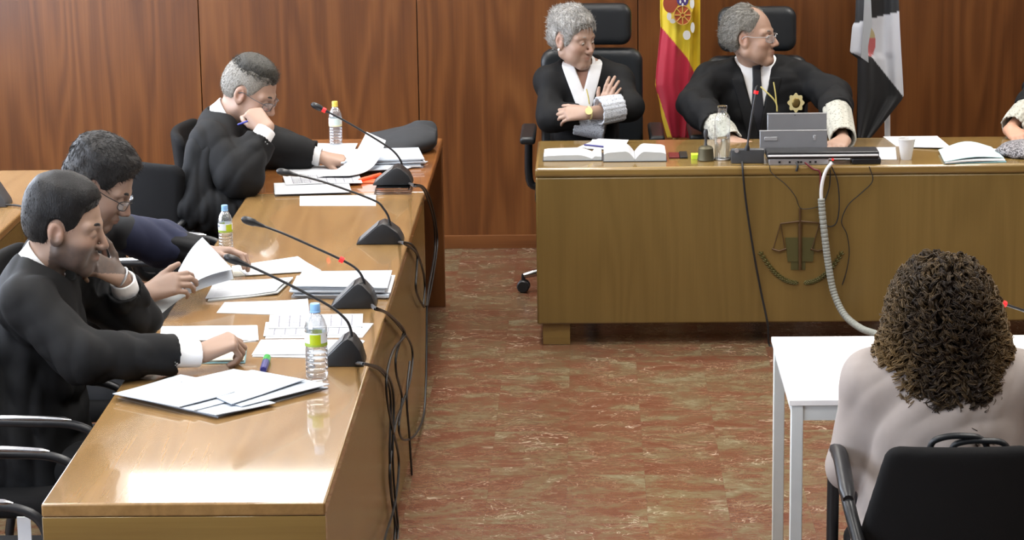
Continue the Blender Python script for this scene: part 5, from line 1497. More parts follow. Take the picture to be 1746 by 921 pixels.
def make_body(P, arms, cfg):
    """arms: {'L': dict(el, wr, hand=...)}; one continuous skin mesh"""
    pts = [P.head.o, P.neck, P.hip] + [a[q] for a in arms.values() for q in ('el', 'wr')]
    for s_, a in arms.items():
        if a.get('d') is not None: pts.append(np.array(a['wr']) + nrm(a['d']) * .14)
    pts = np.array(pts); lo = pts.min(0) - .13; hi = pts.max(0) + .13; hi[2] = P.head.o[2] + .19 * P.head.k
    lo[2] = max(lo[2], P.hip[2] - .02)
    F = Field(lo, hi, HV)
    P.torso(F, -.03, .05)
    H = P.head
    F.cone(H.w((-.022, 0, -.035)), P.neck + P.up * .0, .052 * H.k + cfg.get('neck', 0), .060 * H.k + cfg.get('neck', 0), .02)
    hl = H.o - .17 * H.k; hh = H.o + .17 * H.k
    kk = {q: cfg[q] for q in ('jaw', 'chub', 'nose', 'eyes_shut') if q in cfg}
    F.op(hl, hh, lambda X, Y, Z: head_d(*H.loc(X, Y, Z), **kk) * H.k, .022)
    for s_, a in arms.items():
        sh = P.shl if s_ == 'L' else P.shr
        P.arm(F, sh, np.array(a['el']), np.array(a['wr']), 0, (.042, .036, .036, .0255), .02)
        if a.get('d') is not None:
            hand(F, a['wr'], a['d'], a['n'], s_, a.get('sz', 1.0), a.get('curls'), a.get('spread', .06), a.get('thumb', (.75, .55, -.1, .5)))
    o = F.mesh('person', m_skin, None, 2, tint_fn(P, cfg))
    tag(o, P.label, 'person'); o['group'] = 'people in court' if False else ''
    del o['group']
    return o
def cloth_field(P, arms, h, infl=.0, pad=.12, low=None, extra=()):
    pts = np.array([P.neck, P.hip, P.shl, P.shr] + [a[q] for a in arms.values() for q in ('el', 'wr')] + list(extra))
    lo, hi = pts.min(0) - pad - .08, pts.max(0) + pad
    if low is not None: lo[2] = low
    return Field(lo, hi, h)
def sleeve(F, sh, el, wr, r, k=.035, end=.90, hollow=True):
    """robe or jacket sleeve with a squarely cut, hollow end at `end` of the forearm"""
    sh, el, wr = (np.array(q, float) for q in (sh, el, wr)); e = el + (wr - el) * end
    F.cone(sh, el, r[0], r[1], k); F.cone(el, el + (e - el) * .55, r[1], r[2], k)
    F.cone(el + (e - el) * .4, e, r[2], r[3], .012, flat=True)
    if hollow: F.cone(e - (e - el) * .07, e + (e - el) * .1, r[3] - .006, r[3] - .004, .002, 's', True)
def cuff(name, m, o, el, wr, a0, a1, r0, r1, hollow=.004, h=.0035, seed=0, wav=0., bulge=0.):
    el, wr = np.array(el, float), np.array(wr, float); A = el + (wr - el) * a0; B = el + (wr - el) * a1
    R = max(r0, r1) + .02; F = Field(np.minimum(A, B) - R, np.maximum(A, B) + R, h)
    F.cone(A, B, r0, r1, 0, 'u', True)
    if bulge: F.ball((A + B) / 2, (r0 + r1) / 2 + bulge, .02)
    F.cone(A + (B - A) * .35, B + (B - A) * .2, r0 * .6, r1 - hollow, .003, 's', True)
    if wav: F.disp(folds(seed, wav, B - A, .035))
    return F.mesh(name, m, o, 1)
def vneck(P, w=.075, depth=.26, back=-.02, off=0.):
    """signed field of the open front below the neck: negative inside the V"""
    n = P.neck
    def fn(X, Y, Z):
        px, py, pz = X - n[0], Y - n[1], Z - n[2]
        l = px * P.lat[0] + py * P.lat[1] + pz * P.lat[2] - off; u = px * P.up[0] + py * P.up[1] + pz * P.up[2]; f = px * P.fr[0] + py * P.fr[1] + pz * P.fr[2]
        return np.maximum((np.abs(l) - w * np.clip(1 + u / depth, 0, 1.6)), back - f), l, u, f
    return fn
def make_robe(P, o, arms, m, name='robe', infl=.018, r=(.078, .076, .074, .070), ends=None, v=None, fold=.005, seed=1, skirt=True, h=None, low=.42, only=None, lam=.16):
    h = h or CV
    F = cloth_field(P, arms, h, low=low)
    P.torso(F, infl, .07)
    if skirt:
        F.cone(P.hip, P.hip - np.array((0, 0, .14)) + P.fr * .05, .185, .21, .08)
    for s_, a in arms.items():
        if only and s_ not in only: continue
        sleeve(F, P.shl if s_ == 'L' else P.shr, a['el'], a['wr'], r, end=(ends or {}).get(s_, .88), hollow=False)
    al = P.up
    F.disp(folds(seed, fold * 1.7, al, lam))
    F.disp(folds(seed + 40, fold * .8, P.shl - P.shr + P.up * .12, lam * .8))
    for s_, a in arms.items():      # open sleeve ends
        if only and s_ not in only: continue
        el, wr = (np.array(a[q], float) for q in ('el', 'wr')); e = el + (wr - el) * (ends or {}).get(s_, .88); dv = nrm(wr - el)
        F.cone(e - dv * .004, e + dv * .05, r[3] + .03, r[3] + .03, 0, 's', True); F.cone(e - dv * .022, e + dv * .02, r[3] - .008, r[3] - .007, .002, 's', True)
    # neck opening
    H = P.head
    F.cone(P.neck - P.up * .035 + P.fr * .012, P.neck + P.up * .14 + P.fr * .04, .066, .125, .01, 's')
    if v is not None: F.all(lambda X, Y, Z: v(X, Y, Z)[0], 's', .004)
    F.all(lambda X, Y, Z: (DZ + .001 - Z) if False else np.float32(-1), 'i')
    return F.mesh(name, m, o, 2)
def make_shirt(P, o, m, infl=.008, wide=.11):
    lo = np.minimum(np.minimum(P.shl, P.shr), P.neck) - .28; hi = np.maximum(np.maximum(P.shl, P.shr), P.neck) + .14
    F = Field(lo, hi, .004)
    P.torso(F, infl, .07, 0, .6)
    n = P.neck
    F.all(lambda X, Y, Z: np.abs((X - n[0]) * P.lat[0] + (Y - n[1]) * P.lat[1] + (Z - n[2]) * P.lat[2]) - wide, 'i')
    F.all(lambda X, Y, Z: -((X - n[0]) * P.up[0] + (Y - n[1]) * P.up[1] + (Z - n[2]) * P.up[2]) - .30, 'i')
    F.cone(n - P.up * .01 + P.fr * .01, n + P.up * .14 + P.fr * .03, .055, .085, .008, 's')
    return F.mesh('shirt', m, o, 1)
def make_collar(P, o, m, r=.064, h=.042, lean=.02, gap=.35, name='collar', drop=.0):
    """stand-and-fall collar around the neck, open at the throat"""
    H = P.head; ax = nrm(H.w((-.022, 0, -.035)) - P.neck); c = P.neck - ax * .012
    f = nrm(P.fr - ax * P.fr.dot(ax)); l = np.cross(ax, f)
    bm = bmesh.new(); n = 40; rows = [(r * 1.22, -.016 - drop), (r * 1.10, h * .55), (r * 1.03, h), (r * .98, h), (r * .98, h * .3), (r * .98, -.012)]
    grid = []
    for i in range(n + 1):
        a = gap + (2 * PI - 2 * gap) * i / n
        row = []
        for rr, z in rows:
            fz = z - lean * math.cos(a) * (1 if z > 0 else 2.2)
            ee = max(0, (gap + .5 - min(a, 2 * PI - a)) / .5) if rr > r * 1.15 else 0
            row.append(bm.verts.new(c + (f * math.cos(a) * 1.02 + l * math.sin(a)) * rr * (1 + .06 * ee) + ax * (fz - .022 * ee)))
        grid.append(row)
    for i in range(n):
        for j in range(len(rows)):
            j2 = (j + 1) % len(rows)
            bm.faces.new((grid[i][j], grid[i][j2], grid[i + 1][j2], grid[i + 1][j]))
    bm.faces.new(grid[0]); bm.faces.new(grid[-1][::-1])
    return fin(bm, name, m, o, ang=1.0)
def make_tie(P, o, m, w0=.016, w1=.036, L=.30, off=.0, infl=.015):
    """knot and blade lying on the shirt front"""
    H = P.head; n = P.neck + P.fr * .068 - P.up * .015
    lo = np.minimum(n, n - P.up * L) - .12; hi = np.maximum(n, n - P.up * L) + .12
    F = Field(lo, hi, .0035)
    P.torso(F, infl, .07, 0, .7)
    G = Field(lo, hi, .0035); P.torso(G, infl - .010, .07, 0, .7)
    nn = P.neck
    def strip(X, Y, Z):
        px, py, pz = X - nn[0], Y - nn[1], Z - nn[2]
        l = px * P.lat[0] + py * P.lat[1] + pz * P.lat[2] - off; u = -(px * P.up[0] + py * P.up[1] + pz * P.up[2]); f = px * P.fr[0] + py * P.fr[1] + pz * P.fr[2]
        w = w0 + (w1 - w0) * np.clip((u - .03) / L, 0, 1)
        return np.maximum(np.maximum(np.abs(l) - w, u - L), -f)
    F.all(strip, 'i'); F.F = np.maximum(F.F, -G.F)
    F.ell(n, [P.lat, P.fr, P.up], (.019, .013, .020), .006)
    return F.mesh('tie', m, o, 1)
def legs(P, o, m, knees, feet, shoe=m_plast):
    pts = np.array([P.hip, *knees, *feet]); F = Field(pts.min(0) - .17, pts.max(0) + .17, .008)
    for sgn, kn, ft in zip((1, -1), knees, feet):
        hp = P.hip + P.lat * .09 * sgn - np.array((0, 0, .06)); kn = np.array(kn, float); ft = np.array(ft, float)
        F.cone(hp, kn, .088, .064, .03); F.cone(kn, ft + (0, 0, .08), .062, .046, .02)
    F.disp(folds(5, .005, (0, 0, 1), .1))
    t = F.mesh('trousers', m, o, 1)
    for ft in feet:
        ft = np.array(ft, float); F = Field(ft - .28, ft + .28, .006); d = P.fr * (1, 1, 0)
        F.cone(ft + (0, 0, .045), ft + d * .13 + (0, 0, .032), .042, .030, .03); F.ball(ft + d * .03 + (0, 0, .05), .04, .02)
        F.all(lambda X, Y, Z: .003 - Z, 'i'); F.mesh('shoe', shoe, o, 1)
V3 = lambda *a: np.array(a, float)

# ---- 1. young bearded lawyer nearest the camera
P = Person('bearded young man in black robe writing, chin on hand, nearest the camera',
           Head((-1.545, 7.405, 1.170), (math.cos(.22), -.02, -math.sin(.22)), k=1.10), (-1.625, 7.40, 1.035), (-1.62, 7.60, .985), (-1.63, 7.20, .985), (-1.70, 7.38, .50), skin=(.32, .215, .16), dep=1.05)
arms = {'R': dict(el=V3(-1.46, 7.125, .845), wr=PY(343, 603, 7.27), d=(.83, .44, .26), n=(-.25, -.40, .88), curls=[(.85, 1.05, .5), (1.0, 1.15, .5), (1.15, 1.2, .6), (1.25, 1.2, .6)], thumb=(.95, .30, -.35, .25), sz=1.14),
        'L': dict(el=V3(-1.405, 7.66, .832), wr=PY(208, 474, 7.56), d=(-.68, -.42, .52), n=(.62, -.55, .55), curls=[(.55, .9, .6), (.65, 1.0, .6), (.75, 1.0, .7), (.85, 1.1, .7)], thumb=(.5, .75, .2, .3), sz=1.04)}
o1p = make_body(P, arms, dict(stubble=.95, jaw=1.0, nose=1.05, eyes_shut=True))
hc = hair_cap(P, o1p, m_hair_dk, 'hair', lambda x, ay, z: .0035 + .015 * np.clip((z - .02) / .10, 0, 1), hairline(.086, .018, -.062), lump=.0010, seed=3, taper=.022)
strands(P, o1p, m_hair_dk, hc, 3200, .013, (.25, 0, -.7), 3, .0006, .06, .15)
brows(P, o1p, m_hair_dk, .0052)
make_robe(P, o1p, arms, m_black, seed=2, ends=dict(R=.80, L=.78), r=(.078, .074, .066, .056), fold=.005)
make_collar(P, o1p, m_shirt, .067, .054, .028, drop=.012)
cuff('shirt_cuff', m_shirt, o1p, arms['R']['el'], arms['R']['wr'], .72, .985, .041, .040)
cuff('shirt_cuff', m_shirt, o1p, arms['L']['el'], arms['L']['wr'], .66, .97, .041, .040)
tube('wristwatch', [arms['L']['wr'] + nrm(arms['L']['d']) * .004 + .031 * (math.cos(a) * nrm(np.cross(arms['L']['d'], (0, 0, 1))) + math.sin(a) * nrm(np.cross(arms['L']['d'], np.cross(arms['L']['d'], (0, 0, 1))))) for a in np.linspace(0, 2 * PI, 13)], .004, m_silver2, o1p)
legs(P, o1p, m_black, [(-1.22, 7.50, .50), (-1.22, 7.26, .50)], [(-1.20, 7.5, .0), (-1.20, 7.26, .0)])

# ---- 2. lawyer in grey suit with glasses reading
P = Person('dark-haired man with glasses in charcoal suit, bowed over the pages he holds',
           Head((-1.615, 8.30, 1.120), (math.cos(.55), -.05, -math.sin(.55)), k=1.10), (-1.715, 8.30, 1.005), (-1.70, 8.50, .955), (-1.71, 8.10, .955), (-1.78, 8.30, .48), skin=(.30, .20, .15))
arms = {'R': dict(el=V3(-1.58, 7.98, .80), wr=PY(253, 500, 7.96), d=(.82, .1, .28), n=(.05, -.75, .65), curls=[(.5, .7, .4), (.55, .75, .4), (.6, .8, .45), (.65, .85, .5)], thumb=(.85, .45, .1, .2), sz=1.05),
        'L': dict(el=PY(276, 416, 8.62), wr=PY(352, 430, 8.56), d=(.9, -.1, .05), n=(-.1, .3, .9), curls=[(.4, .8, .5)], thumb=(.8, .5, -.2, .3), sz=1.02)}
o2p = make_body(P, arms, dict(stubble=.15, nose=1.1, eyes_shut=True))
hc = hair_cap(P, o2p, m_hair_dk2, 'hair', lambda x, ay, z: .006 + .022 * np.clip((z - .04) / .07, 0, 1), hairline(.084, .018, -.06), lump=.002, seed=5)
strands(P, o2p, m_hair_dk2, hc, 3200, .024, (.3, .5, -.3), 5, .0007, .06, .2)
brows(P, o2p, m_hair_dk2, .005)
glasses(P, o2p, m_plast, temple_end=.0)
vn = vneck(P, .06, .30)
make_robe(P, o2p, arms, m_suit, 'suit_jacket', .014, r=(.066, .062, .05, .04), ends=dict(L=.3), v=vn, seed=6, only='L', skirt=False)
F = cloth_field(P, arms, CV); sleeve(F, P.shr + (0, -.01, 0), arms['R']['el'], arms['R']['wr'], (.085, .078, .066, .054), end=.90); F.cone(P.shr - (.05, .0, .05), P.shr - (.06, -.05, .35), .09, .10, .05); F.disp(folds(9, .009, (0, 0, 1), .14)); F.mesh('robe_sleeve', m_black, o2p)
F = cloth_field(P, arms, CV); el_, wr_ = arms['L']['el'], arms['L']['wr']; F.cone(P.shl + (el_ - P.shl) * .55, el_, .070, .080, .03); F.cone(el_, el_ + (wr_ - el_) * .4, .080, .060, .02); F.disp(folds(12, .009, (.3, 0, 1), .08)); F.mesh('jacket_sleeve', m_navy, o2p)
F = cloth_field(P, arms, CV); el_, wr_ = arms['L']['el'], arms['L']['wr']; F.cone(el_ + (wr_ - el_) * .36, el_ + (wr_ - el_) * .92, .058, .047, 0, 'u', True); F.disp(folds(13, .004, wr_ - el_, .1)); F.mesh('robe_cuff', m_black, o2p)
make_shirt(P, o2p, plain('dark blue shirt cotton', (.04, .05, .11, 1), .8))
make_tie(P, o2p, m_tie_brown, .018, .042, .34)
make_collar(P, o2p, plain('slate blue shirt cotton', (.10, .12, .20, 1), .8), .064, .04, .02)
legs(P, o2p, m_suit, [(-1.25, 8.42, .50), (-1.25, 8.18, .50)], [(-1.22, 8.42, 0), (-1.22, 8.18, 0)])

# ---- 3. far lawyer, cheek on fist
P = Person('grey-haired man with glasses in black robe, cheek on fist, at the far desk',
           Head((-1.365, 10.255, 1.128), (math.cos(.52), -.22, -math.sin(.52)), k=1.07), (-1.475, 10.26, 1.005), (-1.475, 10.46, .955), (-1.50, 10.05, .955), (-1.53, 10.25, .46), skin=(.36, .235, .175), dep=1.1)
arms = {'R': dict(el=V3(-1.385, 9.97, .838), wr=PY(455, 219, 10.08), d=(-.55, .35, .62), n=(.45, -.80, .35), curls=[(1.2, 1.4, .8), (1.25, 1.4, .8), (1.3, 1.4, .8), (1.3, 1.4, .8)], thumb=(.75, .35, -.35, .7), sz=1.03),
        'L': dict(el=V3(-1.33, 10.56, .845), wr=PY(549, 268, 10.55), d=(.95, -.12, -.12), n=(.05, -.25, .95), curls=[(.5, .8, .5), (.6, .9, .5), (.7, .9, .5), (.8, 1.0, .5)], thumb=(.85, .5, -.35, .3), sz=1.02)}
o3p = make_body(P, arms, dict(nose=1.1, eyes_shut=True, chub=.003))
hc = hair_cap(P, o3p, m_hair_pl, 'cropped_hair', .0045, hairline(.092, .020, -.062), lump=.0004, seed=6)
hair_cap(P, o3p, m_hair_pp, 'hair', lambda x, ay, z: -.005 + .019 * np.clip((z - .060) / .065, 0, 1), lambda x, ay: .03 + 0 * x + np.where(x > .075, .05, 0), lump=.0015, seed=7, taper=.001)
strands(P, o3p, m_hair_pl, hc, 1800, .010, (-.2, 0, -1), 6, .0007, .3)
strands(P, o3p, m_hair_pp, hc, 1500, .020, (.3, 0, .3), 7, .0007, .25, .25, keep=lambda x, ay, z: z > .075)
brows(P, o3p, m_hair_pp, .0045)
glasses(P, o3p, m_plast2, temple_end=.0)
make_robe(P, o3p, arms, m_black, seed=21, ends=dict(R=.80, L=.88), r=(.085, .088, .072, .058), fold=.006)
# wide hanging robe sleeve and yoke fold at the back
F = Field((-1.95, 9.85, .52), (-1.35, 10.25, 1.05), CV)
F.cone((-1.52, 10.04, .92), (-1.55, 10.02, .72), .09, .10, .05); F.cone((-1.55, 10.02, .72), (-1.44, 10.0, .70), .10, .10, .05); F.disp(folds(31, .010, (.2, 0, 1), .12)); F.mesh('robe_drape', m_black, o3p)
make_collar(P, o3p, m_shirt, .067, .054, .028, drop=.012); make_tie(P, o3p, m_tie_green, infl=.024)
cuff('shirt_cuff', m_shirt, o3p, arms['R']['el'], arms['R']['wr'], .66, .98, .042, .041)
cuff('shirt_cuff', m_shirt, o3p, arms['L']['el'], arms['L']['wr'], .78, .98, .040, .039)
legs(P, o3p, m_black, [(-1.16, 10.38, .50), (-1.16, 10.14, .50)], [(-1.12, 10.38, 0), (-1.12, 10.14, 0)])

# ---- 4. woman judge, arms folded
P = Person('woman with short grey hair in black judges robe, arms folded behind the bench',
           Head((-.070, 11.455, 1.168), (.74, -.64, -.16), k=1.0), (-.035, 11.525, 1.03), (.130, 11.525, .970), (-.180, 11.50, .970), (-.02, 11.60, .52), lateral=(1, .05, 0), skin=(.37, .245, .185), wid=.86, dep=.95)
WRL = PY(1000, 193, 11.27); WRR = PY(1028, 196, 11.33)
arms = {'R': dict(el=V3(-.175, 11.37, .825), wr=WRR, d=(.30, .0, .95), n=(-.35, -.90, .1), curls=[(.15, .25, .15), (.2, .3, .2), (.25, .35, .2), (.3, .4, .2)], thumb=(.8, .5, -.1, .2), sz=.95),
        'L': dict(el=V3(.175, 11.37, .870), wr=WRL, d=(-.98, .12, -.06), n=(-.1, -.8, .6), curls=[(.35, .4, .2), (.4, .45, .2), (.45, .5, .25), (.5, .5, .3)], thumb=(.85, .4, -.1, .2), sz=.95)}
o4p = make_body(P, arms, dict(jaw=1.0, chub=.005, nose=.95, neck=-.004))
eyes(P, o4p, look=(.8, -.1, -.5)); brows(P, o4p, m_hair_gr, .0028)
hc = hair_cap(P, o4p, m_hair_gr, 'hair', lambda x, ay, z: .008 + .010 * np.clip((z - .03) / .08, 0, 1) + .005 * np.clip((-x) / .1, 0, 1), hairline(.072, -.005, -.075, -.015), lump=.0028, seed=8, taper=.02)
strands(P, o4p, m_hair_gr, hc, 3500, .030, (-.55, 0, .25), 4, .0009, .02, .28)
H = P.head; r = random.Random(4); bm = bmesh.new()
for k in range(420):      # wisps of hair lying over the cap
    th = r.uniform(0, 2 * PI); ph = r.uniform(.05, 1.25)
    dx, dy, dz = math.sin(ph) * math.cos(th), math.sin(ph) * math.sin(th), math.cos(ph)
    p = np.array((-.018, 0, .042)) + np.array((dx * .113, dy * .092, dz * .108))
    if p[0] > .05 and p[2] < .075: continue
    fl = nrm((.9 if p[0] > -.02 else -.5, .25 * np.sign(p[1] + .02), -.25 if p[2] < .12 else .05)); q = [p]
    for j in range(4):
        fl = nrm(fl + np.array((0, 0, -.28)) + np.array((r.gauss(0, .25), r.gauss(0, .25), r.gauss(0, .1)))); p = p + fl * .011
        cdir = (p - (-.018, 0, .042)) / (.113, .092, .108); ln = np.linalg.norm(cdir); p = np.array((-.018, 0, .042)) + (p - (-.018, 0, .042)) / ln * (1.0 + .02 * j); q.append(p)
    add_tube(bm, [H.w(x) for x in q], [.0010, .0014, .0013, .001, .0004], 4)
fin(bm, 'hair_wisps', m_hair_gr, o4p, ang=2)
bm = bmesh.new(); bmesh.ops.create_uvsphere(bm, u_segments=12, v_segments=8, radius=.006); bmesh.ops.translate(bm, vec=tuple(H.w((-.004, -.088, -.042))), verts=bm.verts); fin(bm, 'earring', plain('pearl', (.8, .78, .74, 1), .2), o4p, ang=2)
vn = vneck(P, .062, .19)
make_robe(P, o4p, arms, m_black, seed=41, ends=dict(R=.60, L=.50), r=(.057, .060, .058, .056), v=vn, fold=.0028, infl=.012)
make_shirt(P, o4p, plain('skin toned blouse fill', (.40, .22, .16, 1), .6), infl=-.004)  # skin colour showing in the open V
# broad white blouse collar lying over the robe along the V
F = Field(P.neck - .30, P.neck + .16, .0035); P.torso(F, .021, .07, 0, .7)
def vband(X, Y, Z):
    d, l, u, f = vn(X, Y, Z); wv = .062 * np.clip(1 + u / .19, 0, 1.6)
    return np.maximum.reduce([np.abs(l) - wv - .020, wv - .036 - np.abs(l), -u - .205, u - .03, -.01 - f])
F.all(vband, 'i', .0); F.cone(P.neck - P.up * .03, P.neck + P.up * .14 + P.fr * .03, .056, .075, .004, 's'); F.mesh('blouse_collar', m_shirt, o4p, 1)
make_collar(P, o4p, m_shirt, .062, .036, .022, .75)
cuff('lace_cuff', m_lace, o4p, arms['R']['el'], PY(1040, 222, 11.34), .42, .92, .052, .050, seed=3, wav=.002)
cuff('lace_cuff', m_lace, o4p, arms['L']['el'] + V3(0, -.03, .01), WRL + V3(0, -.01, 0), .18, .72, .060, .064, seed=4, wav=.002)
wa = nrm(WRL - arms['L']['el']); wc = WRL - wa * .012; wu = nrm(np.cross(wa, (0, 1, 0))); wv_ = np.cross(wa, wu)
wt = tube('wristwatch', [wc + .0275 * (math.cos(a) * wu + math.sin(a) * wv_) for a in np.linspace(0, 2 * PI, 15)], .0045, m_gold, o4p)
bm = bmesh.new(); add_tube(bm, [wc + V3(0, -.024, .012), wc + V3(0, -.032, .014)], .0165, 18); fin(bm, 'watch_face', plain('pale gold watch dial', (.75, .66, .30, 1), .25), wt)
cd = tube('medal_cord', [PY(1000, 152, 11.385), PY(1003, 165, 11.375), PY(1005, 178, 11.37)], .003, m_goldc, o4p)
disc('medal', 1022, 170, 8, 8, m_bellm, o4p, 0, 16, 11.372, .006)

# ---- 5. judge with glasses
P = Person('balding man with glasses in black judges robe and gold badge, looking right',
           Head((.722, 11.46, 1.168), (.93, -.36, .02), k=1.03), (.745, 11.545, 1.02), (.945, 11.53, .965), (.545, 11.53, .965), (.76, 11.62, .50), lateral=(1, 0, 0), skin=(.385, .245, .18), wid=1.06, dep=1.08, bulge=.02)
WR5 = PY(1247, 241, 11.12); WL5 = PZ(1438, 239, DZ + .033)
arms = {'R': dict(el=V3(.475, 11.42, .875), wr=WR5, d=(.75, -.62, -.12), n=(.0, -.15, .98), curls=[(.35, .5, .3), (.35, .55, .3), (.4, .55, .3), (.45, .6, .3)], thumb=(.75, .55, -.1, .3), sz=1.05),
        'L': dict(el=V3(1.085, 11.43, .905), wr=WL5, d=(-.35, -.9, -.1), n=(.1, -.1, .98), curls=[(.3, .5, .3)], thumb=(.75, .5, -.1, .3), sz=1.05)}
o5p = make_body(P, arms, dict(chub=.007, nose=1.12, jaw=1.1, neck=.006))
eyes(P, o5p, look=(1, -.3, .05)); brows(P, o5p, m_hair_g2, .004)
glasses(P, o5p, m_silver2, temple_end=.0)
hc = hair_cap(P, o5p, m_hair_g2, 'hair', lambda x, ay, z: .004 + .012 * np.clip((-x + .03) / .08, 0, 1) + .004 * np.clip((ay - .03) / .04, 0, 1),
         lambda x, ay: np.interp(x, [-.12, -.04, -.015, .02, .04, .055, .10], [-.075, -.065, .0, .012, .045, .12, .2]) + np.where((ay < .035) & (x > -.01), .2, 0) * np.clip((x + .01) / .02, 0, 1), lump=.0015, seed=9, taper=.06)
strands(P, o5p, m_hair_g2, hc, 3000, .024, (-.8, 0, -.35), 9, .0008, .12, .3)
vn5 = vneck(P, .062, .25)
make_robe(P, o5p, arms, m_black, seed=51, ends=dict(R=.58, L=.42), r=(.072, .074, .072, .068), v=vn5, fold=.006)
make_shirt(P, o5p, m_shirt, .010); make_tie(P, o5p, m_tie_dark, .019, .040, .30, infl=.018); make_collar(P, o5p, m_shirt, .070, .050, .026, .22)
F = Field(P.neck - .34, P.neck + .16, .004); P.torso(F, .027, .07, 0, .8)
def lap(X, Y, Z):
    d, l, u, f = vn5(X, Y, Z); wv = .062 * np.clip(1 + u / .25, 0, 1.6)
    return np.maximum.reduce([np.abs(l) - wv - .055, wv + .003 - np.abs(l), -u - .32, u + .02, -.01 - f])
F.all(lap, 'i'); F.mesh('robe_facing', m_suit if False else m_black, o5p, 1)
cuff('lace_cuff', m_lace2, o5p, arms['R']['el'], WR5, .50, 1.0, .060, .050, seed=5, wav=.004, bulge=.004)
cuff('lace_cuff', m_lace2, o5p, arms['L']['el'], WL5, .34, .98, .064, .058, seed=6, wav=.003)
tube('medal_cord', [PY(1297, 148, 11.34), PY(1308, 158, 11.325), PY(1318, 168, 11.32), PY(1324, 178, 11.318), PY(1325, 190, 11.316)], .0035, m_goldc, o5p)
tube('medal_cord', [PY(1319, 140, 11.335), PY(1322, 158, 11.322), PY(1324, 178, 11.316)], .003, m_goldc, o5p)
bm = bmesh.new(); c_ = PY(1357, 175, 11.335); ring = []
for k in range(48):
    a = 2 * PI * k / 48; rr = .034 * (1 + .12 * math.cos(8 * a)); ring.append(bm.verts.new(c_ + V3(rr * math.cos(a), 0, 1.15 * rr * math.sin(a))))
bm.faces.new(ring); r_ = bmesh.ops.extrude_face_region(bm, geom=list(bm.faces)); bmesh.ops.translate(bm, vec=(0, -.008, 0), verts=[v for v in r_['geom'] if isinstance(v, bmesh.types.BMVert)])
bd = fin(bm, 'badge', m_gold, o5p, sm=False)
bm = bmesh.new(); bmesh.ops.create_uvsphere(bm, u_segments=18, v_segments=10, radius=.02); bmesh.ops.scale(bm, vec=(1, .35, 1.2), verts=bm.verts); bmesh.ops.translate(bm, vec=tuple(c_ - (0, .006, 0)), verts=bm.verts); fin(bm, 'badge_centre', m_brass, bd, ang=2)

# ---- 6. judge cut off by the right edge
P = Person('person in black judges robe cut off by the right edge, only a sleeve visible',
           Head((2.33, 11.47, 1.15), (-.1, -1, -.05), k=1.06), (2.33, 11.54, 1.02), (2.53, 11.53, .96), (2.14, 11.53, .96), (2.33, 11.6, .5), lateral=(1, 0, 0))
WR6 = PY(1722, 221, 11.13)
arms = {'R': dict(el=V3(2.02, 11.43, .91), wr=WR6, d=(.25, -.9, -.22), n=(-.2, -.2, .95), curls=[(.3, .5, .3)], thumb=(.75, .55, -.1, .3), sz=1.0),
        'L': dict(el=V3(2.60, 11.40, .88), wr=V3(2.44, 11.12, .80), d=(-.6, -.7, -.1), n=(0, 0, 1), curls=[(.35, .5, .3)])}
o6p = make_body(P, arms, {}); eyes(P, o6p); brows(P, o6p, m_hair_dk2)
hair_cap(P, o6p, m_hair_dk2, 'hair', .014, hairline(.078, .015, -.06), lump=.002, seed=10)
make_robe(P, o6p, arms, m_black, seed=61, ends=dict(R=.55, L=.6), r=(.078, .082, .076, .066)); make_collar(P, o6p, m_shirt)
cuff('lace_cuff', m_lace2, o6p, arms['R']['el'], WR6, .46, .93, .062, .054, seed=7, wav=.003)
cuff('lace_cuff', m_lace2, o6p, arms['L']['el'], arms['L']['wr'], .5, .95, .060, .052, seed=8, wav=.003)

# ---- 7. witness seen from behind
P = Person('woman with long curly brown hair in greyish pink blouse, back to the camera',
           Head((.925, 6.69, 1.072), (.03, 1, -.03), k=1.0), (.925, 6.64, .955), (.738, 6.63, .895), (1.112, 6.63, .895), (.925, 6.56, .47), lateral=(-1, 0, 0), wid=1.12, dep=1.12, skin=(.45, .25, .17))
arms = {'L': dict(el=V3(.685, 6.64, .655), wr=V3(.80, 6.90, .775), d=(.7, .6, .0), n=(-.1, .1, .98), curls=[(.3, .5, .3)], sz=.95),
        'R': dict(el=V3(1.165, 6.64, .655), wr=V3(1.06, 6.90, .775), d=(-.7, .6, .0), n=(.1, .1, .98), curls=[(.3, .5, .3)], sz=.95)}
o7p = make_body(P, arms, dict(eyes_shut=True))
F = cloth_field(P, arms, CV, low=.44)
P.torso(F, .022, .08); F.cone(P.hip, P.hip - V3(0, 0, .05), .21, .22, .08)
for s_ in 'LR': sleeve(F, P.shl if s_ == 'L' else P.shr, arms[s_]['el'], arms[s_]['wr'], (.068, .060, .056, .046), end=.92, k=.025)
F.disp(folds(71, .0040, (1, .1, .25), .15)); F.disp(folds(72, .003, (.3, 0, 1), .16))
F.cone(P.neck + P.up * .01, P.neck + P.up * .12 + P.fr * .05, .062, .085, .01, 's'); F.mesh('blouse', m_blouse, o7p, 2)
legs(P, o7p, m_tie_dark, [(.80, 7.05, .52), (1.05, 7.05, .52)], [(.78, 7.10, 0), (1.07, 7.10, 0)])
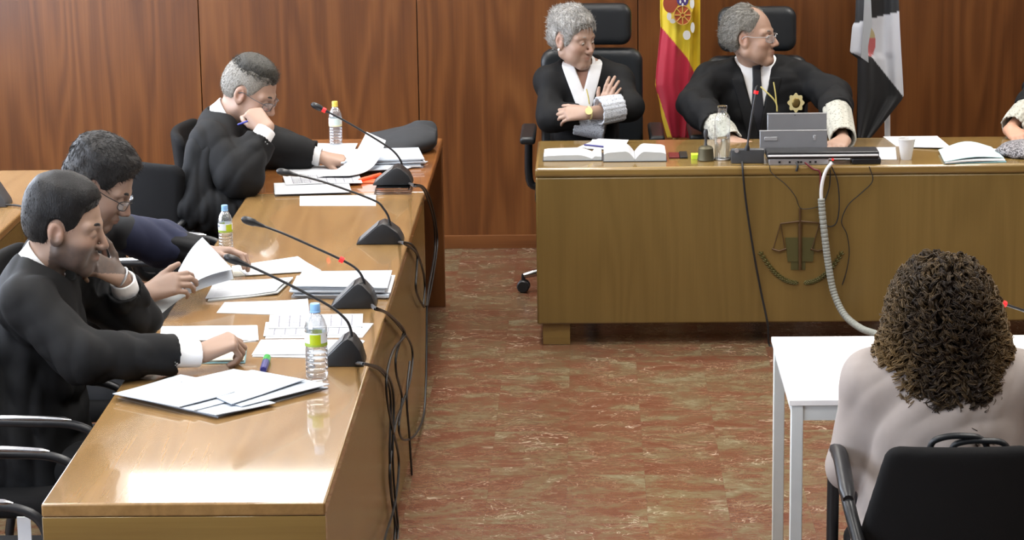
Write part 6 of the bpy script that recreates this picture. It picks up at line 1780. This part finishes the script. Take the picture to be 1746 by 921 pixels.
# long curly hair: a full volume plus several hundred spiral locks
Hc = V3(.925, 6.665, 1.10)
def hair_shape(h):
    F = Field((.68, 6.42, .74), (1.17, 6.86, 1.28), h)
    F.ell((.925, 6.67, 1.106), np.eye(3), (.114, .136, .114)); F.ell((.925, 6.625, 1.05), np.eye(3), (.142, .125, .130), .05); F.ell((.920, 6.60, .965), np.eye(3), (.170, .095, .105), .05)
    F.ell((.930, 6.54, .885), np.eye(3), (.125, .060, .085), .05)
    F.all(lambda X, Y, Z: dell(X, Y, Z, (.925, 6.82, 1.05), (.075, .085, .11)), 's', .02)
    return F
F = hair_shape(.006)
r0 = np.random.RandomState(2); ks = r0.randn(14, 3) * 75; ph = r0.rand(14) * 6.28
F.disp(lambda X, Y, Z: .004 * sum(np.sin(k[0] * X + k[1] * Y + k[2] * Z * .5 + p) for k, p in zip(ks, ph)) * .5 + .012)
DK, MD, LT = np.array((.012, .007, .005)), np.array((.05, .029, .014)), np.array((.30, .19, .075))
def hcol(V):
    e = np.clip((np.abs(V[:, 0] - .925) - .06) / .11, 0, 1)[:, None]; t_ = np.clip((V[:, 2] - 1.13) / .09, 0, 1)[:, None] * .5  # lighter crown and sides: top light and edge translucency mixed into hair colour
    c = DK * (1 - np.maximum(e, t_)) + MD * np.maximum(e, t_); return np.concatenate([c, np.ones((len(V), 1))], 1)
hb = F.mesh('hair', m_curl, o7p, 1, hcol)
co = np.empty(len(hb.data.vertices) * 3, np.float32); hb.data.vertices.foreach_get('co', co); co = co.reshape(-1, 3).astype(float)
rr_ = np.random.RandomState(11)
G = hair_shape(.006)
def samp(p):
    i = np.clip(((p - G.lo) / G.h).astype(int), 1, np.array(G.F.shape) - 2)
    f = lambda dx, dy, dz: G.F[i[:, 0] + dx, i[:, 1] + dy, i[:, 2] + dz]
    g = np.stack([f(1, 0, 0) - f(-1, 0, 0), f(0, 1, 0) - f(0, -1, 0), f(0, 0, 1) - f(0, 0, -1)], 1)
    return f(0, 0, 0), g / (np.linalg.norm(g, axis=1)[:, None] + 1e-6)
ok = np.where(co[:, 1] < 6.79)[0]
w_ = np.where(co[ok, 2] > 1.16, 1.6, np.where(co[ok, 2] > 1.0, 1.0, .7)); NL = 760
roots = co[rr_.choice(ok, NL, False, w_ / w_.sum())]
length = rr_.uniform(.10, .26, NL) * np.where(rr_.rand(NL) < .14, 1.45, 1); pts_n = 46; q = roots.copy(); flow = rr_.randn(NL, 3) * .25; path = [q.copy()]; nrms = []
for s_ in range(pts_n):
    d_, n_ = samp(q); nrms.append(n_)
    t_ = np.array((0, 0, -1.)) + flow * (1 if s_ < 20 else .6) + np.stack([(q[:, 0] - .925) * 1.2, -.12 + 0 * q[:, 0], 0 * q[:, 0]], 1)
    on = (d_ < .03) & (q[:, 2] > .84)
    t_ = np.where(on[:, None], t_ - n_ * (t_ * n_).sum(1)[:, None], t_ + np.array((0, 0, -.6)))
    t_ /= np.linalg.norm(t_, axis=1)[:, None] + 1e-6
    q = q + t_ * (length / pts_n)[:, None]
    d_, n_ = samp(q); q = q - n_ * np.where(on, np.clip(d_ - .002, -.012, .012), np.minimum(d_, 0))[:, None]
    path.append(q.copy())
path = np.stack(path, 1); nrms.append(nrms[-1]); NR = np.stack(nrms, 1)          # lock, step, xyz
T = np.gradient(path, axis=1); T /= np.linalg.norm(T, axis=2)[:, :, None] + 1e-6
B1 = np.cross(T, NR); B1 /= np.linalg.norm(B1, axis=2)[:, :, None] + 1e-6; B2 = np.cross(T, B1)
sarr = np.linspace(0, 1, pts_n + 1); verts, faces, cols = [], [], []; vb = 0
pitch = rr_.uniform(.026, .046, NL); R_ = rr_.uniform(.005, .0115, NL); hand_ = rr_.choice((-1, 1), NL)
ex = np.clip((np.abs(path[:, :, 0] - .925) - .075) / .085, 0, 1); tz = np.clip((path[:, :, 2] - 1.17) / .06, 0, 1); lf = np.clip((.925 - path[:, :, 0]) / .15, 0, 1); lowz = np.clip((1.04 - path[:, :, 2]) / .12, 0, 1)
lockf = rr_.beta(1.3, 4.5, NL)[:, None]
ftone = np.clip(lockf * .5 + ex * (.25 + .35 * rr_.rand(NL)[:, None]) + .35 * tz * rr_.rand(NL)[:, None] + .45 * lf * lowz * (ex > .1), 0, 1)  # golden locks, with light on crown and edges put into the tone
for k_ in range(7):
    jit = rr_.randn(NL, 2) * .0022; dph = rr_.uniform(-.55, .55, NL); rk = R_ * rr_.uniform(.7, 1.15, NL)
    ang = hand_[:, None] * (2 * PI * sarr[None] * length[:, None] / pitch[:, None]) + (rr_.uniform(0, .01, NL) + dph)[:, None] + np.arange(NL)[:, None] * 1.7
    grow = np.clip(sarr * 5, 0, 1)[None]; rad = rk[:, None] * grow * (1 + .4 * sarr[None])
    c_ = path + B1 * (np.cos(ang) * rad + jit[:, :1])[:, :, None] + B2 * (np.sin(ang) * rad + jit[:, 1:])[:, :, None] + NR * (.0035 * grow)[:, :, None]
    tt = np.gradient(c_, axis=1); tt /= np.linalg.norm(tt, axis=2)[:, :, None] + 1e-9
    u_ = np.cross(tt, NR + 1e-3); u_ /= np.linalg.norm(u_, axis=2)[:, :, None] + 1e-9; v_ = np.cross(tt, u_)
    w = (.00135 * (1 - .55 * sarr))[None, :, None]
    ring = np.stack([c_ + u_ * w, c_ + v_ * w, c_ - u_ * w, c_ - v_ * w], 2)     # lock, step, 4, xyz
    verts.append(ring.reshape(-1, 3))
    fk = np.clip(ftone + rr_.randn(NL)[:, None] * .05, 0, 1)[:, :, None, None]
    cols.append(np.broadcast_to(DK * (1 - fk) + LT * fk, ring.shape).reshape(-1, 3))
    base = (vb + np.arange(NL * (pts_n + 1)).reshape(NL, -1) * 4)[:, :-1].ravel()
    for m_ in range(4): faces.append(np.stack([base + m_, base + (m_ + 1) % 4, base + 4 + (m_ + 1) % 4, base + 4 + m_], 1))
    vb += NL * (pts_n + 1) * 4
verts = np.concatenate(verts); faces = np.concatenate(faces); cols = np.concatenate(cols)
me = bpy.data.meshes.new('curls'); va = np.array(verts, np.float32); fa = np.array(faces, np.int32)
me.vertices.add(len(va)); me.vertices.foreach_set('co', va.ravel()); me.loops.add(fa.size); me.loops.foreach_set('vertex_index', fa.ravel())
me.polygons.add(len(fa)); me.polygons.foreach_set('loop_start', np.arange(0, fa.size, 4, dtype=np.int32)); me.update(calc_edges=True); me.polygons.foreach_set('use_smooth', np.ones(len(fa), bool))
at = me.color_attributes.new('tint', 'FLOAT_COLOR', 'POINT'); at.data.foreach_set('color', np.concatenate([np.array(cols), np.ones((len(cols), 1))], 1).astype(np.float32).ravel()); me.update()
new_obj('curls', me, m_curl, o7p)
